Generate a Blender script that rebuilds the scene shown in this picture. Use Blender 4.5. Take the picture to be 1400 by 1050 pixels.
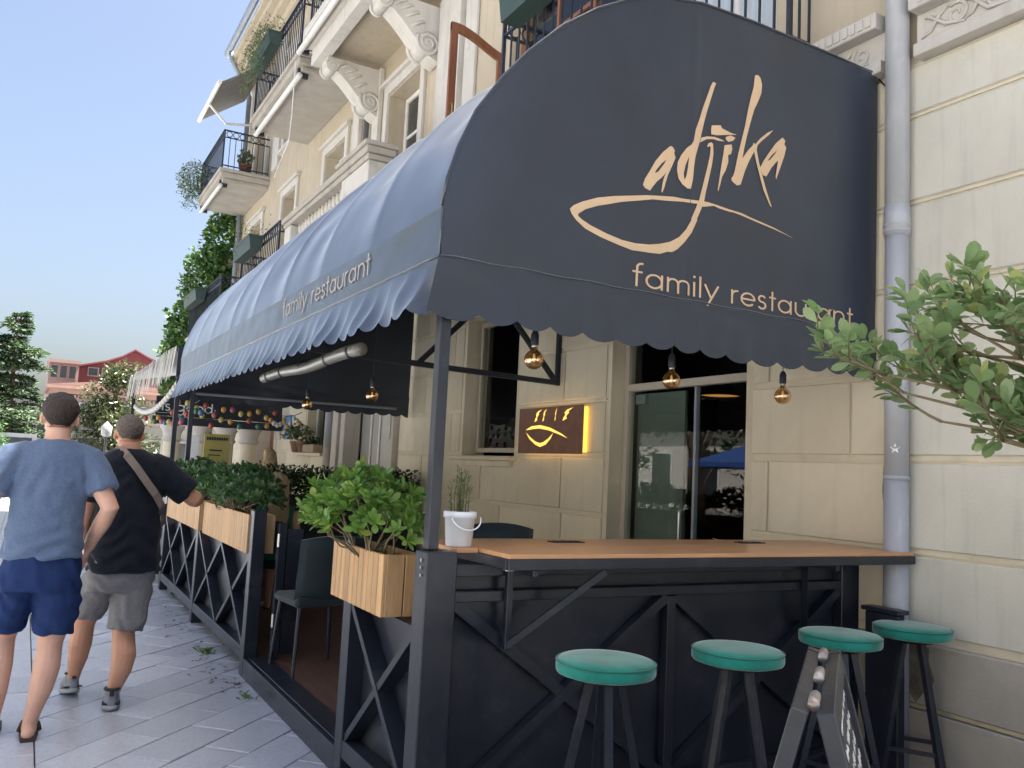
import bpy, bmesh, math, random
from mathutils import Vector, Matrix, noise
from mathutils.geometry import tessellate_polygon

for o in list(bpy.data.objects): bpy.data.objects.remove(o)
scene = bpy.context.scene
COL = scene.collection
PI = math.pi
rnd = random.Random(7)
R = math.radians

# ------------------------------------------------------------------ camera
# world: +Y runs along the street, +X is at right angles into the restaurant facade (wall face at x = 4.25)
YAW, PITCH, ROLL = R(29.44), R(5.90), R(2.84)
fwd = Vector((math.sin(YAW)*math.cos(PITCH), math.cos(YAW)*math.cos(PITCH), math.sin(PITCH)))
rt = Vector((math.cos(YAW), -math.sin(YAW), 0)); up = rt.cross(fwd)
rt, up = math.cos(ROLL)*rt + math.sin(ROLL)*up, -math.sin(ROLL)*rt + math.cos(ROLL)*up
cam = bpy.data.cameras.new('camera'); cam_ob = bpy.data.objects.new('camera', cam); COL.objects.link(cam_ob)
cam.sensor_width = 36; cam.lens = 29.93; cam.clip_start = .05; cam.clip_end = 2000
cam_ob.matrix_world = Matrix.Translation((0, 0, 1.5)) @ Matrix((rt, up, -fwd)).transposed().to_4x4()
scene.camera = cam_ob
scene.render.resolution_x, scene.render.resolution_y = 1024, 768

# ------------------------------------------------------------------ sky, sun, exposure
SUN_EL = R(69); SUN_H = Vector((.95, -.31, 0)).normalized()
sun_dir = Vector((SUN_H.x*math.cos(SUN_EL), SUN_H.y*math.cos(SUN_EL), math.sin(SUN_EL)))
world = bpy.data.worlds.new('World'); scene.world = world; world.use_nodes = True
wn = world.node_tree.nodes; wl = world.node_tree.links
sky = wn.new('ShaderNodeTexSky'); sky.sky_type = 'NISHITA'; sky.sun_disc = False
sky.sun_elevation = SUN_EL; sky.sun_rotation = math.atan2(SUN_H.x, SUN_H.y)
sky.air_density = 1.0; sky.dust_density = 5.2; sky.ozone_density = 0.6; sky.altitude = 0
wl.new(sky.outputs[0], wn['Background'].inputs[0]); wn['Background'].inputs[1].default_value = .05
sl = bpy.data.lights.new('sun', 'SUN'); sl.energy = 5.0; sl.angle = R(.55); sl.color = (1, .96, .90)
so = bpy.data.objects.new('sun', sl); COL.objects.link(so)
so.rotation_euler = sun_dir.to_track_quat('Z', 'Y').to_euler(); so.location = (0, 0, 30)
scene.view_settings.view_transform = 'Standard'; scene.view_settings.look = 'None'
scene.view_settings.exposure = 2.52; scene.view_settings.gamma = 1; scene.view_settings.use_curve_mapping = False
scene.render.engine = 'CYCLES'
scene.cycles.max_bounces = 8; scene.cycles.diffuse_bounces = 4; scene.cycles.transparent_max_bounces = 12

# ------------------------------------------------------------------ mesh helpers
class MB:
    def __init__(s): s.v = []; s.f = []
    def add(s, vs, fs):
        b = len(s.v); s.v += [tuple(p) for p in vs]; s.f += [tuple(i+b for i in f) for f in fs]; return s
    def box(s, x0, x1, y0, y1, z0, z1, c=0):
        if x0 > x1: x0, x1 = x1, x0
        if y0 > y1: y0, y1 = y1, y0
        if z0 > z1: z0, z1 = z1, z0
        if c <= 0:
            return s.add([(x, y, z) for z in (z0, z1) for y in (y0, y1) for x in (x0, x1)],
                         [(0,2,3,1), (4,5,7,6), (0,1,5,4), (2,6,7,3), (0,4,6,2), (1,3,7,5)])
        c = min(c, (x1-x0)*.49, (y1-y0)*.49, (z1-z0)*.49)
        vs = []; idx = {}
        for i, (X, sx) in enumerate(((x0, 1), (x1, -1))):
            for j, (Y, sy) in enumerate(((y0, 1), (y1, -1))):
                for k, (Z, sz) in enumerate(((z0, 1), (z1, -1))):
                    idx[i,j,k,0] = len(vs); vs.append((X, Y+sy*c, Z+sz*c))
                    idx[i,j,k,1] = len(vs); vs.append((X+sx*c, Y, Z+sz*c))
                    idx[i,j,k,2] = len(vs); vs.append((X+sx*c, Y+sy*c, Z))
        fs = []
        q = lambda i, j, k, a: idx[i,j,k,a]
        for i in (0, 1): fs.append((q(i,0,0,0), q(i,1,0,0), q(i,1,1,0), q(i,0,1,0)))
        for j in (0, 1): fs.append((q(0,j,0,1), q(1,j,0,1), q(1,j,1,1), q(0,j,1,1)))
        for k in (0, 1): fs.append((q(0,0,k,2), q(1,0,k,2), q(1,1,k,2), q(0,1,k,2)))
        for i in (0, 1):
            for j in (0, 1):
                fs.append((q(i,j,0,0), q(i,j,1,0), q(i,j,1,1), q(i,j,0,1)))
            for k in (0, 1):
                fs.append((q(i,0,k,0), q(i,1,k,0), q(i,1,k,2), q(i,0,k,2)))
        for j in (0, 1):
            for k in (0, 1):
                fs.append((q(0,j,k,1), q(1,j,k,1), q(1,j,k,2), q(0,j,k,2)))
        for i in (0, 1):
            for j in (0, 1):
                for k in (0, 1): fs.append((q(i,j,k,0), q(i,j,k,1), q(i,j,k,2)))
        return s.add(vs, fs)
    def bar(s, p, q, w, d, ref=(0, 0, 1)):
        p = Vector(p); q = Vector(q); t = (q-p).normalized(); ref = Vector(ref)
        if abs(t.dot(ref)) > .99: ref = Vector((0, 1, 0))
        a = t.cross(ref).normalized(); b = a.cross(t)
        vs = [e + a*sx*w/2 + b*sy*d/2 for e in (p, q) for sx, sy in ((-1,-1), (1,-1), (1,1), (-1,1))]
        return s.add(vs, [(0,1,2,3), (7,6,5,4), (0,4,5,1), (1,5,6,2), (2,6,7,3), (3,7,4,0)])
    def tube(s, pts, r, n=8, cap=True):
        pts = [Vector(p) for p in pts]; m = len(pts)
        if not hasattr(r, '__len__'): r = [r]*m
        b = len(s.v); a = None
        for i, p in enumerate(pts):
            t = (pts[min(i+1, m-1)] - pts[max(i-1, 0)]).normalized()
            if a is None:
                a = t.orthogonal().normalized()
            else:
                a = (a - t*a.dot(t)).normalized()
            c = t.cross(a)
            for k in range(n):
                g = 2*PI*k/n; s.v.append(tuple(p + (a*math.cos(g) + c*math.sin(g))*r[i]))
        for i in range(m-1):
            for k in range(n):
                s.f.append((b+i*n+k, b+i*n+(k+1) % n, b+(i+1)*n+(k+1) % n, b+(i+1)*n+k))
        if cap:
            s.f.append(tuple(b+k for k in reversed(range(n)))); s.f.append(tuple(b+(m-1)*n+k for k in range(n)))
        return s
    def rings(s, rs, n=20, pw=2.0, cap=True):
        """horizontal rings (cx, cy, z, rx, ry)"""
        b = len(s.v)
        for cx, cy, z, rx, ry in rs:
            for k in range(n):
                g = 2*PI*k/n; c, q = math.cos(g), math.sin(g)
                s.v.append((cx + rx*math.copysign(abs(c)**(2/pw), c), cy + ry*math.copysign(abs(q)**(2/pw), q), z))
        m = len(rs)
        for i in range(m-1):
            for k in range(n):
                s.f.append((b+i*n+k, b+i*n+(k+1) % n, b+(i+1)*n+(k+1) % n, b+(i+1)*n+k))
        if cap:
            s.f.append(tuple(b+k for k in reversed(range(n)))); s.f.append(tuple(b+(m-1)*n+k for k in range(n)))
        return s
    def lathe(s, prof, c=(0, 0, 0), n=20, cap=True):
        return s.rings([(c[0], c[1], c[2]+z, r, r) for r, z in prof], n, 2.0, cap)
    def blob(s, c, r, n=14, m=9, rot=None):
        b = len(s.v); c = Vector(c)
        for i in range(m+1):
            th = PI*i/m; w = max(math.sin(th), .02)
            for k in range(n):
                g = 2*PI*k/n
                p = Vector((r[0]*w*math.cos(g), r[1]*w*math.sin(g), -r[2]*math.cos(th)))
                if rot: p = rot @ p
                s.v.append(tuple(c+p))
        for i in range(m):
            for k in range(n):
                s.f.append((b+i*n+k, b+i*n+(k+1) % n, b+(i+1)*n+(k+1) % n, b+(i+1)*n+k))
        s.f.append(tuple(b+k for k in reversed(range(n)))); s.f.append(tuple(b+m*n+k for k in range(n)))
        return s
    def prism(s, poly, fn, d0, d1):
        """2-D outline swept between depths d0 and d1; fn(u, v, d) gives the point"""
        n = len(poly)
        vs = [fn(u, v, d0) for u, v in poly] + [fn(u, v, d1) for u, v in poly]
        tri = tessellate_polygon([[Vector((u, v, 0)) for u, v in poly]])
        fs = [tuple(t) for t in tri] + [tuple(n+i for i in reversed(t)) for t in tri]
        fs += [(i, (i+1) % n, n+(i+1) % n, n+i) for i in range(n)]
        return s.add(vs, fs)
    def flat(s, loops, fn, d):
        pts = [p for l in loops for p in l]
        tri = tessellate_polygon([[Vector((u, v, 0)) for u, v in l] for l in loops])
        return s.add([fn(u, v, d) for u, v in pts], [tuple(t) for t in tri])
    def mesh(s, name, smooth=False, flip=True):
        me = bpy.data.meshes.new(name); me.from_pydata(s.v, [], s.f); me.update()
        if flip:
            bm = bmesh.new(); bm.from_mesh(me); bmesh.ops.recalc_face_normals(bm, faces=bm.faces); bm.to_mesh(me); bm.free()
        if smooth: me.polygons.foreach_set('use_smooth', [True]*len(me.polygons))
        return me

ROOT = {}
def setp(o, label=None, cat=None, group=None, kind=None):
    if label: o['label'] = label
    if cat: o['category'] = cat
    if group: o['group'] = group
    if kind: o['kind'] = kind
    return o
def thing(name, label, cat, loc=(0, 0, 0), group=None):
    o = bpy.data.objects.new(name, None); COL.objects.link(o); o.location = loc; o.empty_display_size = .1
    ROOT[o.name] = Vector(loc); return setp(o, label, cat, group)
def place(me, name, mat, parent=None, loc=None, rot=None, scale=None):
    o = bpy.data.objects.new(name, me); COL.objects.link(o)
    if mat is not None and not me.materials: me.materials.append(mat)
    l = Vector(loc) if loc is not None else Vector((0, 0, 0))
    if parent is not None:
        o.parent = parent
        if parent.name in ROOT: l = l - ROOT[parent.name]
    o.location = l
    if rot is not None:
        if isinstance(rot, Matrix): o.rotation_euler = rot.to_euler()
        else: o.rotation_euler = rot
    if scale is not None: o.scale = scale
    return o
def part(mb, name, mat, parent=None, smooth=False, flip=True, label=None, cat=None, group=None, kind=None):
    o = place(mb.mesh(name, smooth, flip), name, mat, parent)
    return setp(o, label, cat, group, kind)
def auto_smooth(o, ang=40):
    me = o.data; me.polygons.foreach_set('use_smooth', [True]*len(me.polygons))
    bm = bmesh.new(); bm.from_mesh(me)
    for e in bm.edges:
        e.smooth = len(e.link_faces) == 2 and e.calc_face_angle(0) < R(ang)
    bm.to_mesh(me); bm.free(); return o
def dup(root, loc, label=None, rotz=None):
    r = root.copy(); COL.objects.link(r); r.location = loc
    if rotz is not None: r.rotation_euler = (0, 0, rotz)
    if label: r['label'] = label
    for ch in list(root.children):
        c = ch.copy(); COL.objects.link(c); c.parent = r
        for g in ch.children:
            d = g.copy(); COL.objects.link(d); d.parent = c
    return r

# ------------------------------------------------------------------ materials
def nmat(name, col, rough=.6, metal=0, spec=.5, var=.12, vs=5, bump=0, bs=60, rand=0, big=0, dirt=None, dirts=1.2, stretch=None, trans=0, rvar=0, sheen=0, streak=0):
    m = bpy.data.materials.new(name); m.use_nodes = True
    nt = m.node_tree; N = nt.nodes; L = nt.links; b = N['Principled BSDF']
    tc = N.new('ShaderNodeTexCoord'); src = tc.outputs['Object']
    if rand:
        oi = N.new('ShaderNodeObjectInfo')
        ad = N.new('ShaderNodeVectorMath'); ad.operation = 'ADD'
        sc = N.new('ShaderNodeVectorMath'); sc.operation = 'SCALE'; sc.inputs[0].default_value = (13, 7, 5)
        L.new(oi.outputs['Random'], sc.inputs['Scale']); L.new(src, ad.inputs[0]); L.new(sc.outputs[0], ad.inputs[1]); src = ad.outputs[0]
    if stretch:
        mp = N.new('ShaderNodeMapping'); mp.inputs['Scale'].default_value = stretch
        L.new(src, mp.inputs[0]); src = mp.outputs[0]
    def nz(scale, det=5, ro=.6):
        n = N.new('ShaderNodeTexNoise'); n.inputs['Scale'].default_value = scale; n.inputs['Detail'].default_value = det
        n.inputs['Roughness'].default_value = ro; L.new(src, n.inputs['Vector']); return n.outputs['Fac']
    def mix(f, a, c, mode='MIX'):
        x = N.new('ShaderNodeMix'); x.data_type = 'RGBA'; x.blend_type = mode
        if isinstance(f, float): x.inputs[0].default_value = f
        else: L.new(f, x.inputs[0])
        for s_, v in ((6, a), (7, c)):
            if isinstance(v, tuple): x.inputs[s_].default_value = (*v[:3], 1)
            else: L.new(v, x.inputs[s_])
        return x.outputs[2]
    def ramp(f, lo, hi):
        r_ = N.new('ShaderNodeMapRange'); r_.inputs[1].default_value = lo; r_.inputs[2].default_value = hi; L.new(f, r_.inputs[0]); return r_.outputs[0]
    dk = tuple(c*(1-var) for c in col); lt = tuple(min(1, c*(1+var)) for c in col)
    n1 = nz(vs)
    c = mix(ramp(n1, .3, .7), dk, lt)
    if big: c = mix(ramp(nz(big, 3), .35, .7), c, mix(1.0, c, (.86, .85, .82), 'MULTIPLY'))
    if streak:
        m2 = N.new('ShaderNodeMapping'); m2.inputs['Scale'].default_value = (3.2, 3.2, .22); L.new(tc.outputs['Object'], m2.inputs[0])
        n2 = N.new('ShaderNodeTexNoise'); n2.inputs['Scale'].default_value = 2.4; n2.inputs['Detail'].default_value = 7; n2.inputs['Roughness'].default_value = .65; L.new(m2.outputs[0], n2.inputs['Vector'])
        c = mix(ramp(n2.outputs['Fac'], .52, .78), c, mix(1.0, c, (1-streak, 1-streak, 1-streak*.95), 'MULTIPLY'))
    if dirt: c = mix(ramp(nz(dirts, 8, .7), .56, .74), c, dirt)
    if rand:
        hv = N.new('ShaderNodeHueSaturation'); mr = N.new('ShaderNodeMapRange')
        mr.inputs[3].default_value = 1-rand; mr.inputs[4].default_value = 1+rand
        L.new(oi.outputs['Random'], mr.inputs[0]); L.new(mr.outputs[0], hv.inputs['Value']); L.new(c, hv.inputs['Color']); c = hv.outputs[0]
    L.new(c, b.inputs['Base Color'])
    b.inputs['Roughness'].default_value = rough; b.inputs['Metallic'].default_value = metal
    b.inputs['Specular IOR Level'].default_value = spec
    if rvar:
        r2 = N.new('ShaderNodeMapRange'); r2.inputs[3].default_value = rough-rvar; r2.inputs[4].default_value = rough+rvar
        L.new(nz(vs*1.7), r2.inputs[0]); L.new(r2.outputs[0], b.inputs['Roughness'])
    if trans: b.inputs['Transmission Weight'].default_value = trans
    if sheen: b.inputs['Sheen Weight'].default_value = sheen; b.inputs['Sheen Roughness'].default_value = .4
    if bump:
        bp = N.new('ShaderNodeBump'); bp.inputs['Strength'].default_value = bump; bp.inputs['Distance'].default_value = .01
        L.new(nz(bs, 6), bp.inputs['Height']); L.new(bp.outputs[0], b.inputs['Normal'])
    return m
def leafmat(name, c1, c2, rough=.45, back=.35, rand=.2, vs=9, yellow=None):
    m = bpy.data.materials.new(name); m.use_nodes = True
    nt = m.node_tree; N = nt.nodes; L = nt.links; b = N['Principled BSDF']
    geo = N.new('ShaderNodeNewGeometry'); oi = N.new('ShaderNodeObjectInfo')
    ad = N.new('ShaderNodeMath'); ad.operation = 'ADD'; fr = N.new('ShaderNodeMath'); fr.operation = 'FRACT'
    L.new(geo.outputs['Random Per Island'], ad.inputs[0]); L.new(oi.outputs['Random'], ad.inputs[1]); L.new(ad.outputs[0], fr.inputs[0])
    cr = N.new('ShaderNodeValToRGB'); e = cr.color_ramp.elements
    e[0].color = (*c1, 1); e[1].color = (*c2, 1)
    if yellow:
        e[1].position = .88; z = cr.color_ramp.elements.new(1.0); z.color = (*yellow, 1)
    L.new(fr.outputs[0], cr.inputs[0]); L.new(cr.outputs[0], b.inputs['Base Color'])
    b.inputs['Roughness'].default_value = rough; b.inputs['Specular IOR Level'].default_value = .5
    tr = N.new('ShaderNodeBsdfTranslucent'); L.new(cr.outputs[0], tr.inputs[0])
    mx = N.new('ShaderNodeMixShader'); mx.inputs[0].default_value = back
    out = N['Material Output']; L.new(b.outputs[0], mx.inputs[1]); L.new(tr.outputs[0], mx.inputs[2]); L.new(mx.outputs[0], out.inputs[0])
    return m
def glassmat(name, tint=(.9, .95, .92), ior=1.6):
    m = bpy.data.materials.new(name); m.use_nodes = True; nt = m.node_tree; N = nt.nodes; L = nt.links
    N.remove(N['Principled BSDF'])
    t = N.new('ShaderNodeBsdfTransparent'); t.inputs[0].default_value = (*tint, 1)
    g = N.new('ShaderNodeBsdfGlossy'); g.inputs['Roughness'].default_value = .01
    nn = N.new('ShaderNodeTexNoise'); nn.inputs['Scale'].default_value = 1.3; bp = N.new('ShaderNodeBump'); bp.inputs['Strength'].default_value = .02
    L.new(nn.outputs['Fac'], bp.inputs['Height']); L.new(bp.outputs[0], g.inputs['Normal'])
    fz = N.new('ShaderNodeFresnel'); fz.inputs[0].default_value = ior
    ge = N.new('ShaderNodeNewGeometry'); iv = N.new('ShaderNodeMath'); iv.operation = 'SUBTRACT'; iv.inputs[0].default_value = 1; L.new(ge.outputs['Backfacing'], iv.inputs[1])
    ml = N.new('ShaderNodeMath'); ml.operation = 'MULTIPLY'; L.new(fz.outputs[0], ml.inputs[0]); L.new(iv.outputs[0], ml.inputs[1])
    mx = N.new('ShaderNodeMixShader'); L.new(ml.outputs[0], mx.inputs[0]); L.new(t.outputs[0], mx.inputs[1]); L.new(g.outputs[0], mx.inputs[2])
    L.new(mx.outputs[0], N['Material Output'].inputs[0]); return m
def emit(name, col, s):
    m = bpy.data.materials.new(name); m.use_nodes = True; b = m.node_tree.nodes['Principled BSDF']
    b.inputs['Base Color'].default_value = (*col, 1); b.inputs['Emission Color'].default_value = (*col, 1); b.inputs['Emission Strength'].default_value = s
    return m

K = {}
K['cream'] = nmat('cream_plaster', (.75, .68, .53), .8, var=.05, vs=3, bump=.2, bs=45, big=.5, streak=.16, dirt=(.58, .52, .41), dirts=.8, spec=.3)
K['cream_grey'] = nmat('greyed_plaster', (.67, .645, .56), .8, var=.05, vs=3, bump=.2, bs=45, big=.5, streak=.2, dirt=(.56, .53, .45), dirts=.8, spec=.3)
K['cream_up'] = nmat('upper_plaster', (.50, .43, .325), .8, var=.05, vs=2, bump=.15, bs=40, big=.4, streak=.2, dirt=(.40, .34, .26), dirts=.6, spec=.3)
K['white_pl'] = nmat('white_plaster', (.55, .52, .47), .75, var=.06, vs=3, bump=.1, bs=60, streak=.2, dirt=(.38, .355, .315), dirts=1.5, spec=.3)
K['grey_plinth'] = nmat('plinth_plaster', (.40, .37, .32), .85, var=.1, vs=4, bump=.25, bs=70, dirt=(.25, .24, .21), dirts=1.6, spec=.3)
K['slab_grey'] = nmat('balcony_render', (.39, .355, .305), .8, var=.1, vs=3, bump=.2, bs=40, dirt=(.26, .23, .2), dirts=2.2, spec=.3)
K['iron'] = nmat('black_iron', (.018, .022, .035), .42, spec=.5, var=.2, vs=8)
K['frame'] = nmat('black_painted_frame', (.016, .020, .031), .36, var=.25, vs=5, bump=.06, bs=35, rvar=.1, dirt=(.045, .045, .05), dirts=5, streak=.3)
K['framelit'] = K['frame']
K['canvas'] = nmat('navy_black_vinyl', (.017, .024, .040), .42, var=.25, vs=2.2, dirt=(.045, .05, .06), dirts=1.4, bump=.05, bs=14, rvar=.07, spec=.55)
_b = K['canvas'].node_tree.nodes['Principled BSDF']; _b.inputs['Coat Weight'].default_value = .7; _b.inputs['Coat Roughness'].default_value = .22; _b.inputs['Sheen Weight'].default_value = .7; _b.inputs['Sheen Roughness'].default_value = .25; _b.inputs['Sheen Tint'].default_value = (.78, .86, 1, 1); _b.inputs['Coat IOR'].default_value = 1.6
K['canvas_end'] = nmat('navy_black_vinyl_shaded', (.011, .018, .034), .45, var=.3, vs=1.6, dirt=(.019, .027, .044), dirts=1.1, bump=.05, bs=14, rvar=.07, spec=.5)  # same vinyl as the cover; shade of the end panels put into a darker, bluer colour
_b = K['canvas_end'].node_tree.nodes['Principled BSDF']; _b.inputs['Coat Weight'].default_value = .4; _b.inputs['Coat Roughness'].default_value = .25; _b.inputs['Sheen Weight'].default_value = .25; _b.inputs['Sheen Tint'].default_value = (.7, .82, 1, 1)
K['canvas_in'] = nmat('awning_lining', (.008, .010, .018), .8, var=.1, spec=.2)
K['gold'] = nmat('tan_print', (.66, .47, .29), .6, var=.05, vs=10)
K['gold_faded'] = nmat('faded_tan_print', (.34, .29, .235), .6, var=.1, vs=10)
K['wood'] = nmat('planter_pine', (.50, .305, .145), .55, var=.2, vs=5, stretch=(6, 6, .7), bump=.12, bs=25, rand=.13, streak=.15)
K['tabletop'] = nmat('counter_laminate', (.56, .30, .15), .35, var=.14, vs=5, stretch=(.8, 9, 9), bump=.03, bs=30)
K['slab'] = nmat('granite_paver', (.42, .45, .505), .33, var=.13, vs=45, bump=.10, bs=150, rand=.13, dirt=(.36, .38, .42), dirts=5, rvar=.08)
K['joint'] = nmat('paver_joint', (.05, .05, .05), .9, var=.2)
K['ground'] = nmat('far_paving', (.43, .44, .45), .7, var=.15, vs=.6)
K['deck'] = nmat('brown_deck', (.13, .065, .05), .5, var=.25, vs=4, stretch=(8, 1, 1), bump=.05)
K['green'] = nmat('green_velvet', (.016, .205, .165), .8, var=.3, vs=7, sheen=.6, bump=.12, bs=30, spec=.2)
K['greend'] = nmat('green_velvet_piping', (.008, .13, .09), .8, var=.1, sheen=.3)
K['pipe'] = nmat('grey_pipe_paint', (.43, .445, .475), .42, var=.07, vs=5, bump=.05, bs=20, dirt=(.55, .56, .58), dirts=2.5, stretch=(1, 1, .4))
K['pipe_old'] = nmat('worn_pipe_paint', (.36, .38, .42), .5, var=.12, vs=6, dirt=(.66, .64, .60), dirts=5, stretch=(1, 1, .35), bump=.1, bs=15)
K['white'] = nmat('white_plastic', (.75, .78, .82), .35, var=.03)
K['white_paint'] = nmat('white_woodwork', (.72, .70, .66), .5, var=.06, dirt=(.55, .52, .47))
K['brownwood'] = nmat('brown_joinery', (.20, .075, .035), .4, var=.2, stretch=(5, 5, .6))
K['zinc'] = nmat('zinc', (.26, .29, .33), .45, var=.12, metal=.3)
K['dark'] = nmat('dark_interior', (.03, .032, .035), .8, var=.2)
K['dgreen'] = nmat('grey_green_panel', (.13, .155, .14), .6, var=.06, vs=2)
K['glass'] = glassmat('window_glass')
K['pane_far'] = nmat('dark_glazing', (.03, .035, .04), .08, var=.3, spec=.8)
K['curtain'] = nmat('lilac_curtain', (.62, .63, .75), .9, var=.12, vs=2, stretch=(1, 12, .3))
K['soil'] = nmat('soil', (.05, .035, .025), .95, var=.5, vs=40)
K['bark'] = nmat('brown_bark', (.13, .085, .055), .9, var=.3, vs=20, bump=.4, bs=40)
K['twig'] = nmat('green_twig', (.16, .13, .07), .7, var=.2)
K['steel'] = nmat('bare_steel', (.5, .5, .5), .3, metal=.9, var=.1)
K['rust'] = nmat('worn_hinge', (.45, .42, .40), .4, metal=.6, var=.3, dirt=(.35, .2, .1), dirts=30)
K['chalk'] = nmat('chalk', (.72, .70, .66), .95, var=.1)
K['board'] = nmat('chalkboard', (.05, .052, .056), .65, var=.35, vs=8, dirt=(.12, .12, .12), dirts=6)
K['stone'] = nmat('exposed_masonry', (.20, .17, .13), .95, var=.4, vs=14, bump=.9, bs=25, dirt=(.08, .09, .05), dirts=6)
K['skin'] = nmat('skin', (.60, .345, .25), .5, var=.07, vs=9, bump=.04, bs=90)
K['skin2'] = nmat('tanned_skin', (.50, .255, .16), .5, var=.08, vs=9, bump=.04, bs=90)

# ================================================================== GROUND
W = 4.25                                    # facade face
g = MB().box(-300, 300, -200, 500, -.4, -.03); part(g, 'ground', K['ground'], kind='structure')
pv = MB().box(-3.0, W, -8, 46, -.028, -.012); pave = part(pv, 'pavement', K['joint'], kind='structure')
def clip(poly, n, d):
    """keep n.p <= d"""
    out = []
    for i, p in enumerate(poly):
        q = poly[(i+1) % len(poly)]; a = n[0]*p[0]+n[1]*p[1]-d; b = n[0]*q[0]+n[1]*q[1]-d
        if a <= 0: out.append(p)
        if a*b < 0:
            t = a/(a-b); out.append((p[0]+t*(q[0]-p[0]), p[1]+t*(q[1]-p[1])))
    return out
def slabmb(poly, dz=0, tx=0, ty=0):
    cx = sum(p[0] for p in poly)/len(poly); cy = sum(p[1] for p in poly)/len(poly)
    n = len(poly); mb = MB()
    ins = []
    for p in poly:
        d = math.hypot(p[0]-cx, p[1]-cy); k = (d-.006)/d if d > .02 else .8
        ins.append((cx+(p[0]-cx)*k, cy+(p[1]-cy)*k))
    zt = lambda p: dz + tx*(p[0]-cx) + ty*(p[1]-cy)
    vs = [(p[0], p[1], -.02) for p in poly] + [(p[0], p[1], zt(p)-.004) for p in poly] + [(p[0], p[1], zt(p)) for p in ins]
    fs = [tuple(range(2*n, 3*n))]
    for i in range(n):
        j = (i+1) % n; fs += [(i, j, n+j, n+i), (n+i, n+j, 2*n+j, 2*n+i)]
    mb.add(vs, fs); return mb, cx, cy
LEN, WID, GAP = .54, .27, .0065
jobs = []
c45 = math.sqrt(.5)
rowsT = range(-14, 140)
for i in range(-6, 160):
    s0 = i*WID
    off = (i % 2)*.5*LEN + (.07 if i % 5 == 3 else 0)
    for j in range(-70, 75):
        t0 = j*LEN + off
        # a = across (x+y)/sqrt2 , b = along (y-x)/sqrt2 ; the long side of a slab runs along +x+y
        b0, b1, a0, a1 = s0, s0+WID, t0, t0+LEN
        q = [(a, b) for a, b in ((a0+GAP/2, b0+GAP/2), (a1-GAP/2, b0+GAP/2), (a1-GAP/2, b1-GAP/2), (a0+GAP/2, b1-GAP/2))]
        poly = [((a-b)*c45, (a+b)*c45) for a, b in q]
        if max(p[0] for p in poly) < .18 or min(p[0] for p in poly) > 1.62 or max(p[1] for p in poly) < 2.8 or min(p[1] for p in poly) > 30: continue
        poly = clip(poly, (-1, 0), -.184); poly = clip(poly, (1, 0), 1.60)
        if len(poly) < 3: continue
        ar = abs(sum(poly[k][0]*poly[(k+1) % len(poly)][1]-poly[(k+1) % len(poly)][0]*poly[k][1] for k in range(len(poly))))/2
        if ar < .003: continue
        jobs.append(poly)
for j in range(0, 70):
    for i in range(0, 5):
        x1 = .178-i*.42; y0 = 2.4+j*.42+(i % 2)*.17
        jobs.append([(x1-.414, y0), (x1, y0), (x1, y0+.414), (x1-.414, y0+.414)])
jobs.sort(key=lambda p: math.hypot(sum(q[0] for q in p)/len(p)-.3, sum(q[1] for q in p)/len(p)))
vis = [p for p in jobs if max(q[1] for q in p) > 3.7 and sum(q[0] for q in p)/len(p) > -.035*sum(q[1] for q in p)/len(p)-.35]
near = vis[:295]; nearset = set(id(p) for p in near)
far = MB()
for p in jobs:
    mb, cx, cy = slabmb(p, rnd.uniform(-.0025, .0015), rnd.uniform(-.006, .006), rnd.uniform(-.006, .006))
    if id(p) in nearset:
        mb.v = [(x-cx, y-cy, z) for x, y, z in mb.v]
        place(mb.mesh('paving_slab'), 'paving_slab', K['slab'], pave, loc=(cx, cy, 0))
    else: far.add(mb.v, mb.f)
part(far, 'far_paving_slabs', K['slab'], pave, kind='stuff')
# litter and weeds at the foot of the fence
lit = MB()
for k in range(130):
    y = rnd.uniform(5.6, 10.2); x = 1.42 - abs(rnd.gauss(0, .10)) - .02; a = rnd.uniform(0, 6.28); l = rnd.uniform(.008, .03)
    dx, dy = math.cos(a)*l, math.sin(a)*l
    lit.add([(x-dx, y-dy, .003), (x+dy*.4, y-dx*.4, .004), (x+dx, y+dy, .008), (x-dy*.4, y+dx*.4, .004)], [(0,1,2,3)])
K['litter'] = leafmat('dry_litter', (.10, .07, .04), (.20, .16, .09), .8, .1)
part(lit, 'leaf_litter', K['litter'], flip=False, kind='stuff', label='dry leaf litter along the foot of the black fence', cat='litter')
K['grass'] = leafmat('weed_grass', (.10, .20, .05), (.22, .34, .09), .6, .4)
def tuft(x, y, n, h, label):
    mb = MB()
    for k in range(n):
        a = rnd.uniform(0, 6.28); l = rnd.uniform(.5, 1)*h; s_ = rnd.uniform(.3, 1.0)
        p = Vector((x+rnd.gauss(0, .02), y+rnd.gauss(0, .03), 0)); d = Vector((math.cos(a)*s_, math.sin(a)*s_, 1)).normalized(); w = Vector((-math.sin(a), math.cos(a), 0))*.0035
        m_ = p+d*l*.6; e = p+d*l+Vector((math.cos(a), math.sin(a), -.4))*l*.3
        mb.add([p-w, p+w, m_+w*.8, e, m_-w*.8], [(0,1,2,3,4)])
    part(mb, 'grass_tuft', K['grass'], flip=False, label=label, cat='weed', group='weeds at the fence foot', kind='stuff')
tuft(1.35, 6.95, 40, .075, 'sprawling pale weed tuft by the far fence panel')
tuft(1.36, 5.62, 18, .05, 'small bright grass tuft below the entrance threshold')

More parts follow.
